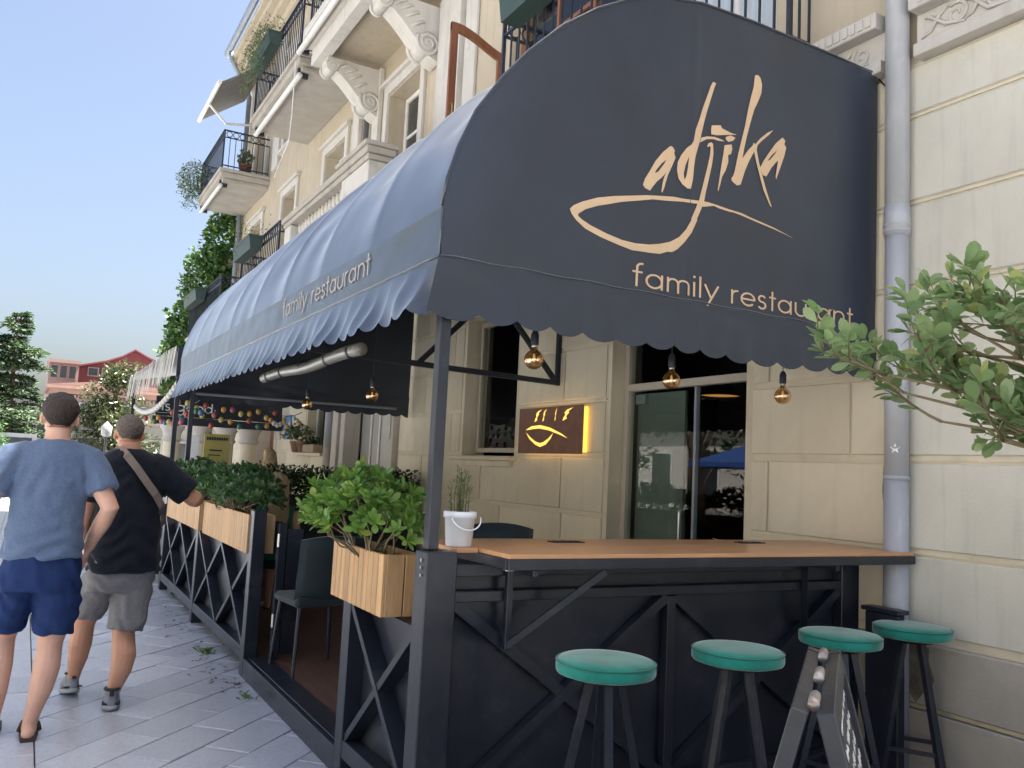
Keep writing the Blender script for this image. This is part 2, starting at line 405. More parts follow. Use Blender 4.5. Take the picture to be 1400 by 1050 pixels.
# ================================================================== TERRACE
dk = MB().box(1.56, W, 3.26, 10.05, -.01, .12); part(dk, 'terrace_floor', K['deck'], kind='structure')
FX = 1.444                                   # street face of the fence
def fence(y0, y1, nx, label, posts=(True, True), htop=.825, h0=1.14, rail=(0, 1)):
    t = thing('fence_panel', label, 'fence', (FX, (y0+y1)/2, 0), 'black fence panels along the terrace')
    if posts[0]: part(MB().box(FX, FX+.09, y0-.05, y0+.05, 0, h0, .004), 'post', K['frame'], t)
    if posts[1]: part(MB().box(FX, FX+.09, y1-.05, y1+.05, 0, h0, .004), 'post', K['frame'], t)
    a, b = y0+.05, y1-.05
    part(MB().box(FX+.004, FX+.086, a, b, .10, .185, .004), 'bottom_rail', K['frame'], t)
    part(MB().box(FX+.03, FX+.086, rail[0], rail[1], .845, .90, .004), 'top_rail', K['frame'], t)
    part(MB().box(FX+.088, FX+.10, a, b, .02, htop-.01), 'backing_sheet', K['frame'], t)
    zb, zt = .187, htop+.002
    for k in range(nx):
        p, q = a+(b-a)*k/nx, a+(b-a)*(k+1)/nx
        for e, f_, dx in ((p, q, 0), (q, p, .003)):
            part(MB().bar((FX+.045+dx, e, zb), (FX+.045+dx, f_, zt), .034, .078-2*dx, (1, 0, 0)), 'brace', K['frame'], t)
    return t
fence(8.3, 10.4, 2, 'black cross-braced fence panel farthest down the terrace', (False, True), rail=(8.3, 10.18))
fence(6.2, 8.3, 2, 'black cross-braced fence panel just beyond the entrance gap', (True, True), rail=(6.3, 7.98))
fence(3.25, 4.10, 1, 'short black cross-braced fence panel beside the corner post', (False, True), rail=(3.645, 4.04))
# gate leaf standing open behind the entrance post
t = thing('gate_leaf', 'black gate leaf folded open beside the entrance gap', 'gate', (1.62, 6.2, .12))
part(MB().box(1.60, 1.66, 6.05, 6.10, .13, 1.06, .004), 'stile', K['frame'], t)
part(MB().box(1.665, 1.78, 6.06, 6.09, .16, 1.02, .003), 'panel', K['frame'], t)
for z in (.35, .9): part(MB().tube([(1.60, 6.04, z), (1.60, 6.04, z+.09)], .009, 8), 'hinge', K['steel'], t)
# entrance threshold
t = thing('threshold', 'black metal threshold kerb across the terrace entrance', 'threshold', (FX, 5.1, 0))
part(MB().box(FX+.002, FX+.03, 4.155, 6.145, 0, .125, .003), 'riser', K['frame'], t)
part(MB().box(FX+.033, FX+.17, 4.155, 6.145, .0, .132, .003), 'tread', K['frame'], t)
# corner post (thick below, slender tube above) carries the awning corner
t = thing('corner_post', 'black corner post holding up the near awning corner', 'post', (1.5, 3.22, 0))
part(MB().box(FX-.012, FX+.128, 3.16, 3.275, 0, 1.165, .005), 'lower_post', K['frame'], t)
part(MB().box(FX+.018, FX+.068, 3.222, 3.272, 1.168, 2.60, .003), 'upper_post', K['frame'], t)
for dz in (.0, .03, .06): part(MB().tube([(FX-.013, 3.20, 1.07+dz), (FX-.019, 3.20, 1.07+dz)], .007, 8), 'bolt', K['steel'], t)
for i, (y, lab) in enumerate(((6.2, 'slender black awning post at the entrance'), (10.02, 'slender black awning post at the far terrace corner'))):
    if i == 0: continue
    t = thing('awning_post', lab, 'post', (FX+.03, y, 0)); part(MB().box(FX+.10, FX+.15, y-.025, y+.025, 0, 2.62, .003), 'upright', K['frame'], t)
    part(MB().box(FX+.08, FX+.17, y-.045, y+.045, 0, .012), 'foot_plate', K['frame'], t)

# ================================================================== PLANTERS
def leaf_shape(l, w, fold=.15, curl=.12, ob=.62):
    """obovate leaf along +Y, face up +Z"""
    prof = [(0, .06), (.18, .35), (.42, .8), (ob+.06, 1.0), (.86, .72), (1, .0)]
    vs = []; fs = []
    for t_, k in prof:
        z = -curl*l*t_*t_
        if k < .01: vs.append((0, l*t_, z))
        else: vs += [(-w/2*k, l*t_, z+fold*w*k*.5), (0, l*t_, z), (w/2*k, l*t_, z+fold*w*k*.5)]
    for i in range(4):
        b = i*3; fs += [(b, b+1, b+4, b+3), (b+1, b+2, b+5, b+4)]
    b = 12; fs += [(b, b+1, b+3), (b+1, b+2, b+3)]
    fs[-2:] = [(12, 13, 15), (13, 14, 15)]
    return MB().add(vs, fs)
def orient(d, upv=Vector((0, 0, 1)), roll=0):
    d = d.normalized(); x = d.cross(upv)
    if x.length < 1e-3: x = d.orthogonal()
    x.normalize(); z = x.cross(d)
    m = Matrix((x, d, z)).transposed()
    return m @ Matrix.Rotation(roll, 3, 'Y')
K['pitto'] = leafmat('pittosporum_leaf', (.09, .20, .035), (.22, .38, .08), .34, .35, yellow=(.30, .36, .07))
K['pitto_dark'] = leafmat('dark_shrub_leaf', (.03, .085, .028), (.08, .17, .055), .4, .3, yellow=(.14, .22, .05))
K['hedge'] = leafmat('hedge_leaf', (.018, .05, .014), (.05, .11, .03), .45, .25)
def slats(t, x0, x1, y0, y1, z0, z1, n):
    """front slats on the street side, two wide boards on each end, floor and liner"""
    w = (y1-y0)/n
    me = MB().box(0, .018, -w/2+.004, w/2-.004, z0, z1, .0025).mesh('slat')
    for k in range(n):
        place(me, 'slat', K['wood'], t, loc=(x0, y0+w*(k+.5), 0))
    xm = (x0+x1)/2+.01
    for (a, b) in ((x0+.0185, xm-.003), (xm+.003, x1)):
        for yy in (y0, y1-.018):
            part(MB().box(a, b, yy+.002, yy+.016, z0, z1, .0025), 'end_board', K['wood'], t)
    part(MB().box(x0+.019, x0+.025, y0+.018, y1-.018, z0+.01, z1-.012), 'liner', K['dark'], t)
    part(MB().box(x1-.014, x1, y0+.018, y1-.018, z0, z1, .002), 'rear_board', K['wood'], t)
    part(MB().box(x0+.026, x1-.016, y0+.02, y1-.02, z0+.01, z1-.035), 'soil', K['soil'], t)
def rosette_shrub(name, label, group, cx, cy, z0, rx, ry, h, nros, leaf, mat, nearleaves, seed, base_y, bare=.0, lean=0):
    r = random.Random(seed)
    t = thing(name, label, 'shrub', (cx, cy, z0), group)
    meshes = [leaf_shape(leaf*s_, leaf*s_*.42, .18, cu).mesh('leaf', True, False) for s_, cu in ((1, .1), (.9, .28), (1.1, .0), (.75, .2))]
    L = []; st = MB()
    for k in range(nros):
        while True:
            u = Vector((r.gauss(0, 1), r.gauss(0, 1), abs(r.gauss(.15, .9))-.22))
            if u.length > .1: u.normalize()
            if u.z > -.35: break
        rad = r.uniform(.62, 1.0)**.6
        bump = 1 + .22*noise.noise(Vector((u.x*2.1+seed, u.y*2.1, u.z*2.1)))
        p = Vector((cx + lean*u.z + u.x*rx*rad*bump, cy + u.y*ry*rad*bump, z0 + h*.42 + u.z*h*.62*rad*bump))
        ax = (u*.75 + Vector((0, 0, .6)) + Vector((r.gauss(0, .25), r.gauss(0, .25), 0))).normalized()
        m = 8 if leaf > .05 else 7
        a0 = r.uniform(0, 6.28); xx = ax.orthogonal().normalized(); yy = ax.cross(xx)
        for q in range(m):
            a = a0 + q*2.4; tilt = .15 + .95*(1-q/m)
            d = (xx*math.cos(a)+yy*math.sin(a))*math.sin(tilt*1.15) + ax*math.cos(tilt*1.15)
            L.append((p.copy(), orient(d, ax), r.randrange(4), r.uniform(.75, 1.15)))
        b = Vector((cx + (p.x-cx)*.15, base_y + (p.y-base_y)*.45*(1 if abs(p.y-base_y) < .3 else .8), z0-.02))
        if k % 8 == 0:
            md = (b+p)/2 + Vector((r.gauss(0, .05), r.gauss(0, .06), r.gauss(-.03, .03)))
            st.tube([b, b.lerp(md, .5)+Vector((r.gauss(0, .012), r.gauss(0, .012), .01)), md, md.lerp(p, .6), p], [.0062, .0055, .0048, .0035, .0025], 5)
    part(st, 'branch', K['twig'], t, True)
    eye = Vector((0, 0, 1.5))
    def vis_(e): # facing the street side / camera and nearest first
        return (e[0]-eye).length - .5*max(0, e[0].z-z0)
    L.sort(key=vis_)
    for p, m, vi, sc in L[:nearleaves]:
        place(meshes[vi], 'leaf', mat, t, loc=p, rot=m, scale=(sc, sc, sc))
    rest = MB()
    for p, m, vi, sc in L[nearleaves:]:
        me = meshes[vi]
        rest.add([p + m @ (v.co*sc) for v in me.vertices], [tuple(q.vertices) for q in me.polygons])
    o = part(rest, 'foliage', mat, t, True, False, kind='stuff')
    return t
PX0 = FX-.012
t = thing('planter_box', 'slatted pine planter box nearest the corner post', 'planter', (1.53, 3.97, .83), 'pine planter boxes on the fence'); slats(t, PX0, FX+.18, 3.62, 4.33, .83, 1.105, 11)
t = thing('planter_box', 'slatted pine planter box just beyond the entrance gap', 'planter', (1.53, 7.1, .83), 'pine planter boxes on the fence'); slats(t, PX0, FX+.18, 6.26, 8.0, .83, 1.105, 27)
t = thing('planter_box', 'slatted pine planter box farthest away, by the resting elbow', 'planter', (1.53, 9.2, .83), 'pine planter boxes on the fence'); slats(t, PX0, FX+.18, 8.22, 10.2, .83, 1.105, 30)
rosette_shrub('planter_shrub', 'bright green glossy shrub in the nearest pine planter', 'shrubs in the pine planters', 1.47, 4.04, 1.08, .265, .47, .375, 170, .068, K['pitto'], 300, 3, 3.9, lean=-.03)
rosette_shrub('planter_shrub', 'dark green bushy shrub in the planter beyond the entrance', 'shrubs in the pine planters', 1.55, 7.20, 1.07, .28, .86, .345, 300, .062, K['pitto_dark'], 120, 5, 7.05)
rosette_shrub('planter_shrub', 'dark green shrub in the farthest pine planter', 'shrubs in the pine planters', 1.57, 9.2, 1.07, .28, 1.0, .38, 240, .065, K['pitto_dark'], 20, 8, 9.15)

# ================================================================== BAR COUNTER
TZ = 1.177
t = thing('bar_counter', 'black bar counter with brown wooden top at the terrace end', 'bar counter', (2.9, 3.2, 0))
for ya, yb in ((2.945, 3.298), (3.301, 3.66)): part(MB().box(1.69, 4.19, ya, yb, TZ-.018, TZ, .002), 'tabletop_board', K['tabletop'], t)
part(MB().box(1.686, 4.193, 2.940, 2.965, TZ-.062, TZ-.019, .002), 'front_edge', K['frame'], t)
part(MB().box(1.686, 1.712, 2.968, 3.66, TZ-.062, TZ-.019, .002), 'side_edge', K['frame'], t)
part(MB().box(1.585, 1.684, 3.20, 3.66, TZ-.02, TZ-.001, .002), 'tabletop_return', K['tabletop'], t)
for x, y in ((2.30, 3.47), (3.50, 3.46)):
    o = part(MB().box(x-.09, x+.09, y-.03, y+.03, TZ+.0005, TZ+.005, .001), 'power_outlet', K['iron'], t)
    for dx in (-.05, 0, .05): part(MB().box(x+dx-.018, x+dx+.018, y-.018, y+.018, TZ+.0055, TZ+.008), 'outlet_cover', K['frame'], o)
FY = 3.20
part(MB().box(1.585, 4.05, FY+.055, FY+.067, .02, 1.11), 'front_sheet', K['frame'], t)
part(MB().box(1.585, 4.04, FY, FY+.05, .955, 1.0, .003), 'upper_rail', K['frame'], t)
part(MB().box(1.585, 4.04, FY, FY+.05, .06, .13, .003), 'lower_rail', K['frame'], t)
part(MB().box(1.585, 4.04, FY+.002, FY+.048, 1.06, 1.11, .003), 'top_rail', K['frame'], t)
part(MB().box(2.715, 2.765, FY, FY+.05, .133, .952, .003), 'middle_post', K['frame'], t)
part(MB().box(3.92, 4.06, FY-.01, FY+.053, 0, 1.114, .004), 'end_post', K['frame'], t)
for x0, x1 in ((1.59, 2.712), (2.768, 3.917)):
    for a, b, dy in ((x0, x1, 0), (x1, x0, .003)):
        part(MB().bar((a, FY+.025+dy, .14), (b, FY+.025+dy, .948), .046, .046-2*dy, (0, 1, 0)), 'brace', K['frame'], t)
for x in (1.83, 3.62):          # folding triangular brackets below the top
    part(MB().box(x-.014, x+.014, FY-.032, FY-.004, .76, 1.112, .002), 'bracket_upright', K['frame'], t)
    part(MB().bar((x, FY-.02, .775), (x+.36*(1 if x < 3 else -.6), 2.99, 1.10), .026, .026), 'bracket_strut', K['frame'], t)
    part(MB().box(x-.012, x+.012, 2.97, FY-.03, 1.085, 1.111, .002), 'bracket_arm', K['frame'], t)
part(MB().box(1.72, 1.76, 3.02, 3.05, TZ-.075, TZ-.064, .002), 'catch', K['steel'], t)
# black upright board by the wall behind the last stool
t = thing('side_board', 'black upright board leaning between rightmost stool and drainpipe', 'board', (4.09, 2.98, 0))
part(MB().box(3.99, 4.05, 2.90, 3.10, .0, .86, .006), 'panel', K['frame'], t)
part(MB().box(3.975, 4.065, 2.885, 3.115, .862, .885, .004), 'cap', K['frame'], t)

# ================================================================== STOOLS
def stool(x, y, z, rot, label, first=[None]):
    if first[0] is None:
        t = thing('bar_stool', label, 'stool', (0, 0, 0), 'green velvet bar stools')
        r = .186
        prof = [(r-.02, -.054), (r-.004, -.049), (r, -.042), (r+.001, -.024), (r, -.014), (r-.003, -.008)]
        s_ = part(MB().lathe(prof, (0, 0, 0), 40), 'seat_band', K['green'], t, True)
        mb = MB(); n = 40
        top = MB().lathe([(r-.002, -.008), (r-.012, .001), (r-.05, .007), (.09, .010), (.03, .0095), (.002, .009)], (0, 0, 0), n)
        o = part(top, 'seat_cushion', K['green'], t, True)
        ring = [(math.cos(2*PI*k/n)*(r-.001), math.sin(2*PI*k/n)*(r-.001), -.007) for k in range(n+1)]
        part(MB().tube(ring, .0038, 6, False), 'piping', K['greend'], o, True)
        ring = [(math.cos(2*PI*k/n)*(r-.006), math.sin(2*PI*k/n)*(r-.006), -.056) for k in range(n+1)]
        part(MB().lathe([(.10, -.075), (.11, -.058), (.16, -.055)], (0, 0, 0), 24), 'seat_plate', K['iron'], t, True)
        for k in range(4):
            a = PI/4 + k*PI/2; c, s2 = math.cos(a), math.sin(a)
            part(MB().bar((c*.055, s2*.055, -.07), (c*.215, s2*.215, -z), .028, .028, (-s2, c, 0)), 'leg', K['frame'], t)
        zz = -z+.24; rr = .055+(.16)*((-zz-.07)/(z-.07))
        for k in range(4):
            a = PI/4+k*PI/2; b = a+PI/2
            part(MB().bar((math.cos(a)*rr, math.sin(a)*rr, zz+.0005*k), (math.cos(b)*rr, math.sin(b)*rr, zz+.0005*k), .018, .018), 'foot_rail', K['frame'], t)
        first[0] = t
    else:
        t = dup(first[0], (0, 0, 0), label)
    t.location = (x, y, z); t.rotation_euler = (0, 0, rot); return t
SZ = .825
st1 = stool(1.95, 2.64, SZ, .35, 'green velvet bar stool nearest the corner post, leftmost of four')
st2 = stool(2.62, 2.645, SZ, .9, 'green velvet bar stool second from the left at the counter')
st3 = stool(3.40, 2.775, SZ, .2, 'green velvet bar stool third from the left, behind the chalkboard')
st4 = stool(3.985, 2.815, SZ, .6, 'green velvet bar stool against the wall, rightmost of four')

# ================================================================== CHALK A-BOARD
ra, rb = Vector((1.27, 1.095, 0)), Vector((1.78, 1.50, 0))
dv = (rb-ra).normalized(); nv = Vector((dv.y, -dv.x, 0)); HT = 1.095
t = thing('chalkboard_sign', 'black folding chalkboard sign standing in front of the stools', 'chalkboard', ((ra.x+rb.x)/2, (ra.y+rb.y)/2, 0))
LB = (rb-ra).length
for sgn, nm in ((1, 'right_leaf'), (-1, 'left_leaf')):
    tilt = .255
    def M(u, v, w, sgn=sgn, tilt=tilt):  # u along ridge, v down the leaf, w outwards
        out = nv*sgn
        dn = Vector((0, 0, -1))*math.cos(tilt) + out*math.sin(tilt)
        no = out*math.cos(tilt) + Vector((0, 0, 1))*math.sin(tilt)
        return ra + dv*u + Vector((0, 0, HT)) + out*.006 + dn*v + no*w
    def pbox(u0, u1, v0, v1, w0, w1):
        m = MB(); m.box(u0, u1, v0, v1, w0, w1, .002); m.v = [tuple(M(*p)) for p in m.v]; return m
    LV = HT/math.cos(tilt)-.012
    leaf_o = part(pbox(.04, LB-.04, .05, LV-.16, .008, .018), 'board_panel', K['board'], t)
    part(pbox(0, .04, 0, LV, 0, .032), 'stile', K['frame'], t); part(pbox(LB-.04, LB, 0, LV, 0, .032), 'stile', K['frame'], t)
    part(pbox(.0405, LB-.0405, 0.002, .048, .001, .031), 'top_rail', K['frame'], t)
    part(pbox(.0405, LB-.0405, LV-.158, LV-.10, .001, .031), 'bottom_rail', K['frame'], t)
    if sgn == 1:
        wr = MB(); r = random.Random(4)
        for row in range(17):
            v = .085 + row*.048; u = .07
            while u < LB-.10:
                ln = r.uniform(.04, .11); pts = []
                for k in range(int(ln/.006)):
                    pts.append(M(u + k*.006, v + (.007+.006*r.random())*math.sin(k*1.9+row*3) + .004*r.uniform(-1, 1), .0195))
                if len(pts) > 2: wr.tube(pts, .001, 4)
                u += ln + .022
        part(wr, 'chalk_writing', K['chalk'], leaf_o)
for k in range(3):
    u = .035 + k*.24
    p = ra + dv*u + Vector((0, 0, HT+.006)); part(MB().tube([p, p+dv*.085], .011, 10), 'hinge', K['rust'], t, True)

# ================================================================== BUCKET WITH ROSEMARY
bx, by, bz = 1.635, 3.29, TZ-.001+.001
t = thing('bucket', 'white plastic bucket standing on the counter beside the corner post', 'bucket', (bx, by, bz))
part(MB().lathe([(.052, 0), (.056, .003), (.064, .118), (.071, .119), (.071, .145), (.066, .147), (.063, .140), (.060, .10)], (bx, by, bz), 32), 'tub', K['white'], t, True)
part(MB().lathe([(.001, .10), (.0615, .10)], (bx, by, bz), 24, False), 'soil', K['soil'], t)
hp = []
for k in range(13):
    a = PI*k/12; q = Vector((-math.cos(a)*.068, -math.sin(a)*.035-.058, .125-math.sin(a)*.052)); hp.append(Vector((bx, by, bz))+q)
part(MB().tube(hp, .0032, 6), 'handle', K['white'], t, True)
K['rosem'] = leafmat('rosemary_needle', (.06, .13, .04), (.17, .25, .09), .6, .3)
t = thing('rosemary_plant', 'rosemary growing in the white bucket', 'plant', (bx, by, bz+.1))
st = MB(); nd = MB(); r = random.Random(9)
for k in range(17):
    a = r.uniform(0, 6.28); rad = r.uniform(0, .035); p = Vector((bx+math.cos(a)*rad, by+math.sin(a)*rad, bz+.09))
    d = Vector((math.cos(a)*rad*3.2, math.sin(a)*rad*3.2, 1)).normalized(); hh = r.uniform(.15, .25)
    st.tube([p, p+d*hh*.5, p+d*hh+Vector((r.gauss(0, .01), r.gauss(0, .01), 0))], [.0022, .0018, .001], 4)
    for q in range(34):
        f = r.uniform(.15, 1); c = p+d*hh*f; b = r.uniform(0, 6.28)
        o = Vector((math.cos(b), math.sin(b), .9)).normalized(); w = o.cross(d).normalized()*.0016; l = r.uniform(.014, .024)
        nd.add([c-w, c+w, c+w*.6+o*l, c-w*.6+o*l], [(0,1,2,3)])
part(st, 'stem', K['twig'], t); part(nd, 'needles', K['rosem'], t, flip=False, kind='stuff')

# ================================================================== LETTERING
def arc(cx, cy, r, a0, a1, n=14, ry=None):
    ry = ry or r
    return [(cx+r*math.cos(R(a0+(a1-a0)*k/n)), cy+ry*math.sin(R(a0+(a1-a0)*k/n))) for k in range(n+1)]
FONT = {
 'a': ([arc(.5, .5, .43, 0, 360, 24), [(.93, 1), (.93, 0)]], 1.2),
 'f': ([[(.25, 0), (.25, 1.25)] + arc(.52, 1.25, .27, 180, 75, 8), [(.0, .95), (.55, .95)]], .72),
 'm': ([[(.08, 0), (.08, 1)], [(.08, .55)] + arc(.38, .62, .30, 180, 0, 10) + [(.68, 0)], [(.68, .55)] + arc(.98, .62, .30, 180, 0, 10) + [(1.28, 0)]], 1.52),
 'i': ([[(.1, 0), (.1, 1)], [(.1, 1.27), (.1, 1.42)]], .36), 'l': ([[(.1, 0), (.1, 1.45)]], .36),
 'y': ([[(.02, 1), (.44, .05)], [(.84, 1), (.20, -.46)]], 1.0),
 'r': ([[(.08, 0), (.08, 1)], [(.08, .5)] + arc(.42, .60, .34, 180, 80, 8)], .62),
 'e': ([[(.06, .5), (.92, .5)] + arc(.5, .5, .43, 0, 318, 22)], 1.1),
 's': ([arc(.33, .73, .22, 25, 265, 10) + arc(.33, .27, .24, 85, -155, 10)], .78),
 't': ([[(.25, 0), (.25, 1.4)], [(.02, .95), (.5, .95)]], .62),
 'u': ([[(.08, 1), (.08, .42)] + arc(.45, .42, .37, 180, 360, 12) + [(.82, 1)], ], 1.05),
 'n': ([[(.08, 0), (.08, 1)], [(.08, .5)] + arc(.45, .58, .37, 180, 0, 12) + [(.82, 0)]], 1.05),
 'o': ([arc(.5, .5, .43, 0, 360, 24)], 1.12), 'd': ([arc(.5, .5, .43, 0, 360, 24), [(.93, 1.45), (.93, 0)]], 1.2),
 'g': ([arc(.5, .5, .43, 0, 360, 24), [(.93, 1), (.93, -.1)] + arc(.5, -.1, .43, 0, -150, 10)], 1.2),
 '.': ([[(.08, .5), (.2, .5)]], .4), ' ': ([], .62)}
def text_mb(txt, fn, x0, x1, z0, xh, w=.12, step=.0004):
    """monoline text on the surface fn(u, v, d): u runs from x0 to x1, baseline z0, x-height xh"""
    adv = sum(FONT[c][1] for c in txt); k = abs(x1-x0)/adv; sg = 1 if x1 > x0 else -1
    mb = MB(); cur = 0; n = 0
    for c in txt:
        for line in FONT[c][0]:
            n += 1; m = len(line); b = len(mb.v)
            for i, (x, y) in enumerate(line):
                p = line[max(i-1, 0)]; q = line[min(i+1, m-1)]
                if line[0] == line[-1] or math.hypot(line[0][0]-line[-1][0], line[0][1]-line[-1][1]) < 1e-6:
                    if i in (0, m-1): p, q = line[-2], line[1]
                tx, ty = q[0]-p[0], q[1]-p[1]; l = math.hypot(tx, ty) or 1; nx, ny = -ty/l, tx/l
                for s_ in (-1, 1):
                    mb.v.append(tuple(fn(x0 + sg*k*(cur+x+nx*w/2*s_), z0 + xh*(y+ny*w/2*s_), .0025 + step*(n % 3))))
            for i in range(m-1): mb.f.append((b+2*i, b+2*i+1, b+2*i+3, b+2*i+2))
        cur += FONT[c][1]
    return mb
def word_parts(txt, fn, x0, x1, z0, xh, w, mat, parent):
    adv = sum(FONT[c][1] for c in txt); k = (x1-x0)/adv; cur = 0
    for c in txt:
        a = FONT[c][1]
        if c != ' ': part(text_mb(c, fn, x0+k*cur, x0+k*(cur+a), z0, xh, w), 'letter', mat, parent, flip=False)
        cur += a
LOGO = {
'a1':[[(2.641,3.149),(2.656,3.147),(2.67,3.131),(2.665,3.12),(2.675,3.096),(2.653,3.045),(2.631,2.999),(2.617,2.955),(2.611,2.931),(2.599,2.901),(2.593,2.907),(2.599,2.951),(2.609,2.987),(2.622,3.01),(2.591,2.975),(2.564,2.951),(2.54,2.92),(2.523,2.896),(2.493,2.903),(2.479,2.916),(2.491,2.95),(2.517,2.992),(2.551,3.052),(2.595,3.107)],[(2.619,3.075),(2.588,3.047),(2.557,3.007),(2.549,2.989),(2.571,3.003),(2.606,3.051)]],
'd':[[(2.906,3.555),(2.928,3.553),(2.917,3.528),(2.894,3.458),(2.872,3.39),(2.856,3.335),(2.837,3.256),(2.828,3.216),(2.815,3.174),(2.802,3.133),(2.794,3.085),(2.787,3.007),(2.775,2.957),(2.756,2.955),(2.722,2.97),(2.697,2.995),(2.686,3.034),(2.689,3.076),(2.711,3.119),(2.743,3.161),(2.773,3.187),(2.785,3.209),(2.797,3.27),(2.824,3.338),(2.842,3.397),(2.869,3.467),(2.892,3.529)],[(2.761,3.123),(2.739,3.072),(2.729,3.025),(2.736,2.994),(2.748,3.021),(2.756,3.069)]],
'arc':[[(2.837,3.239),(2.876,3.255),(2.926,3.264),(2.966,3.262),(2.995,3.257),(2.957,3.25),(2.916,3.25),(2.872,3.239),(2.829,3.211)]],
'dot':[[(2.904,3.32),(2.964,3.336),(2.974,3.322),(3.036,3.312),(3.077,3.312),(3.006,3.294),(2.941,3.276),(2.902,3.272),(2.9,3.295)]],
'dot2':[[(3.001,3.281),(3.036,3.299),(3.07,3.294),(3.053,3.274),(3.022,3.261),(3.005,3.268)]],
'i':[[(2.995,3.236),(3.043,3.252),(3.049,3.229),(3.04,3.199),(3.021,3.19),(3.023,3.152),(3.007,3.106),(2.983,3.065),(2.97,3.016),(2.96,2.983),(2.955,2.989),(2.963,3.038),(2.97,3.086),(2.978,3.134),(2.989,3.192)]],
'k':[[(3.199,3.672),(3.22,3.68),(3.239,3.67),(3.252,3.636),(3.248,3.586),(3.224,3.53),(3.199,3.483),(3.181,3.43),(3.165,3.377),(3.145,3.308),(3.131,3.249),(3.12,3.194),(3.163,3.252),(3.192,3.281),(3.199,3.299),(3.21,3.292),(3.246,3.333),(3.299,3.378),(3.342,3.404),(3.31,3.369),(3.257,3.323),(3.228,3.292),(3.221,3.266),(3.239,3.202),(3.262,3.142),(3.296,3.061),(3.34,2.974),(3.326,2.979),(3.275,3.057),(3.246,3.131),(3.22,3.197),(3.203,3.25),(3.165,3.185),(3.14,3.131),(3.111,3.05),(3.086,3.04),(3.049,3.056),(3.046,3.071),(3.058,3.086),(3.068,3.115),(3.091,3.215),(3.109,3.283),(3.133,3.369),(3.152,3.463),(3.171,3.54),(3.19,3.603)]],
'a2':[[(3.412,3.379),(3.434,3.366),(3.427,3.344),(3.442,3.329),(3.428,3.278),(3.402,3.214),(3.383,3.169),(3.369,3.135),(3.364,3.149),(3.375,3.208),(3.381,3.242),(3.363,3.226),(3.331,3.19),(3.31,3.157),(3.294,3.134),(3.267,3.137),(3.248,3.172),(3.271,3.213),(3.313,3.271),(3.36,3.332)],[(3.372,3.298),(3.335,3.264),(3.301,3.222),(3.319,3.231),(3.356,3.273)]],
'bowl':[[(2.878,3.204),(2.887,3.221),(2.905,3.231),(2.917,3.225),(2.922,3.176),(2.913,3.112),(2.896,3.038),(2.878,2.965),(2.868,2.914),(2.85,2.868),(2.823,2.81),(2.827,2.808),(2.79,2.734),(2.747,2.678),(2.704,2.635),(2.672,2.615),(2.639,2.611),(2.597,2.593),(2.533,2.588),(2.429,2.583),(2.346,2.595),(2.245,2.613),(2.156,2.637),(2.102,2.668),(2.077,2.691),(2.068,2.706),(2.112,2.705),(2.113,2.69),(2.135,2.677),(2.184,2.659),(2.274,2.637),(2.365,2.622),(2.448,2.62),(2.531,2.628),(2.595,2.643),(2.659,2.665),(2.713,2.698),(2.755,2.745),(2.787,2.8),(2.783,2.802),(2.812,2.86),(2.834,2.91),(2.852,2.975),(2.869,3.04),(2.886,3.106),(2.899,3.163),(2.903,3.203),(2.893,3.209),(2.885,3.2)]],
'swoosh':[[(2.064,2.713),(2.084,2.734),(2.131,2.761),(2.217,2.798),(2.315,2.826),(2.417,2.849),(2.5,2.868),(2.585,2.882),(2.672,2.895),(2.727,2.897),(2.818,2.906),(2.886,2.912),(2.945,2.909),(3.028,2.903),(3.125,2.899),(3.187,2.888),(3.275,2.877),(3.364,2.865),(3.515,2.835),(3.364,2.857),(3.275,2.867),(3.187,2.878),(3.113,2.888),(3.058,2.892),(3.04,2.89),(2.969,2.894),(2.933,2.901),(2.864,2.882),(2.818,2.889),(2.728,2.881),(2.629,2.866),(2.543,2.856),(2.459,2.833),(2.357,2.806),(2.268,2.775),(2.219,2.759),(2.152,2.729),(2.113,2.7),(2.077,2.691)]],
}

# ================================================================== AWNING
PROF = [(1.430, 2.385), (1.428, 2.49), (1.427, 2.595), (1.444, 2.718), (1.489, 2.873), (1.562, 3.048), (1.689, 3.241), (1.808, 3.39), (1.986, 3.57), (2.177, 3.715), (2.36, 3.82), (2.558, 3.90), (2.827, 3.955), (3.196, 3.97), (3.686, 3.968), (4.22, 3.962)]
AY0, AY1 = 3.2, 10.1
def resample(pr, n):
    d = [0]
    for a, b in zip(pr, pr[1:]): d.append(d[-1]+math.hypot(b[0]-a[0], b[1]-a[1]))
    out = []
    for k in range(n+1):
        s_ = d[-1]*k/n; i = max(j for j in range(len(d)-1) if d[j] <= s_+1e-9); u = (s_-d[i])/(d[i+1]-d[i])
        a, b = pr[i], pr[i+1]; out.append((a[0]+(b[0]-a[0])*u, a[1]+(b[1]-a[1])*u))
    return out
def topz(x):
    pr = PROF[2:]
    if x <= pr[0][0]: return pr[0][1]
    for a, b in zip(pr, pr[1:]):
        if x <= b[0]: return a[1]+(b[1]-a[1])*(x-a[0])/(b[0]-a[0])
    return pr[-1][1]
awn = thing('restaurant_awning', 'long black barrel awning lettered in tan over the restaurant terrace', 'awning', (2.8, 6.6, 2.14))
PR = resample(PROF[2:], 46); RIB = 0.862; NY = 200
mb = MB()
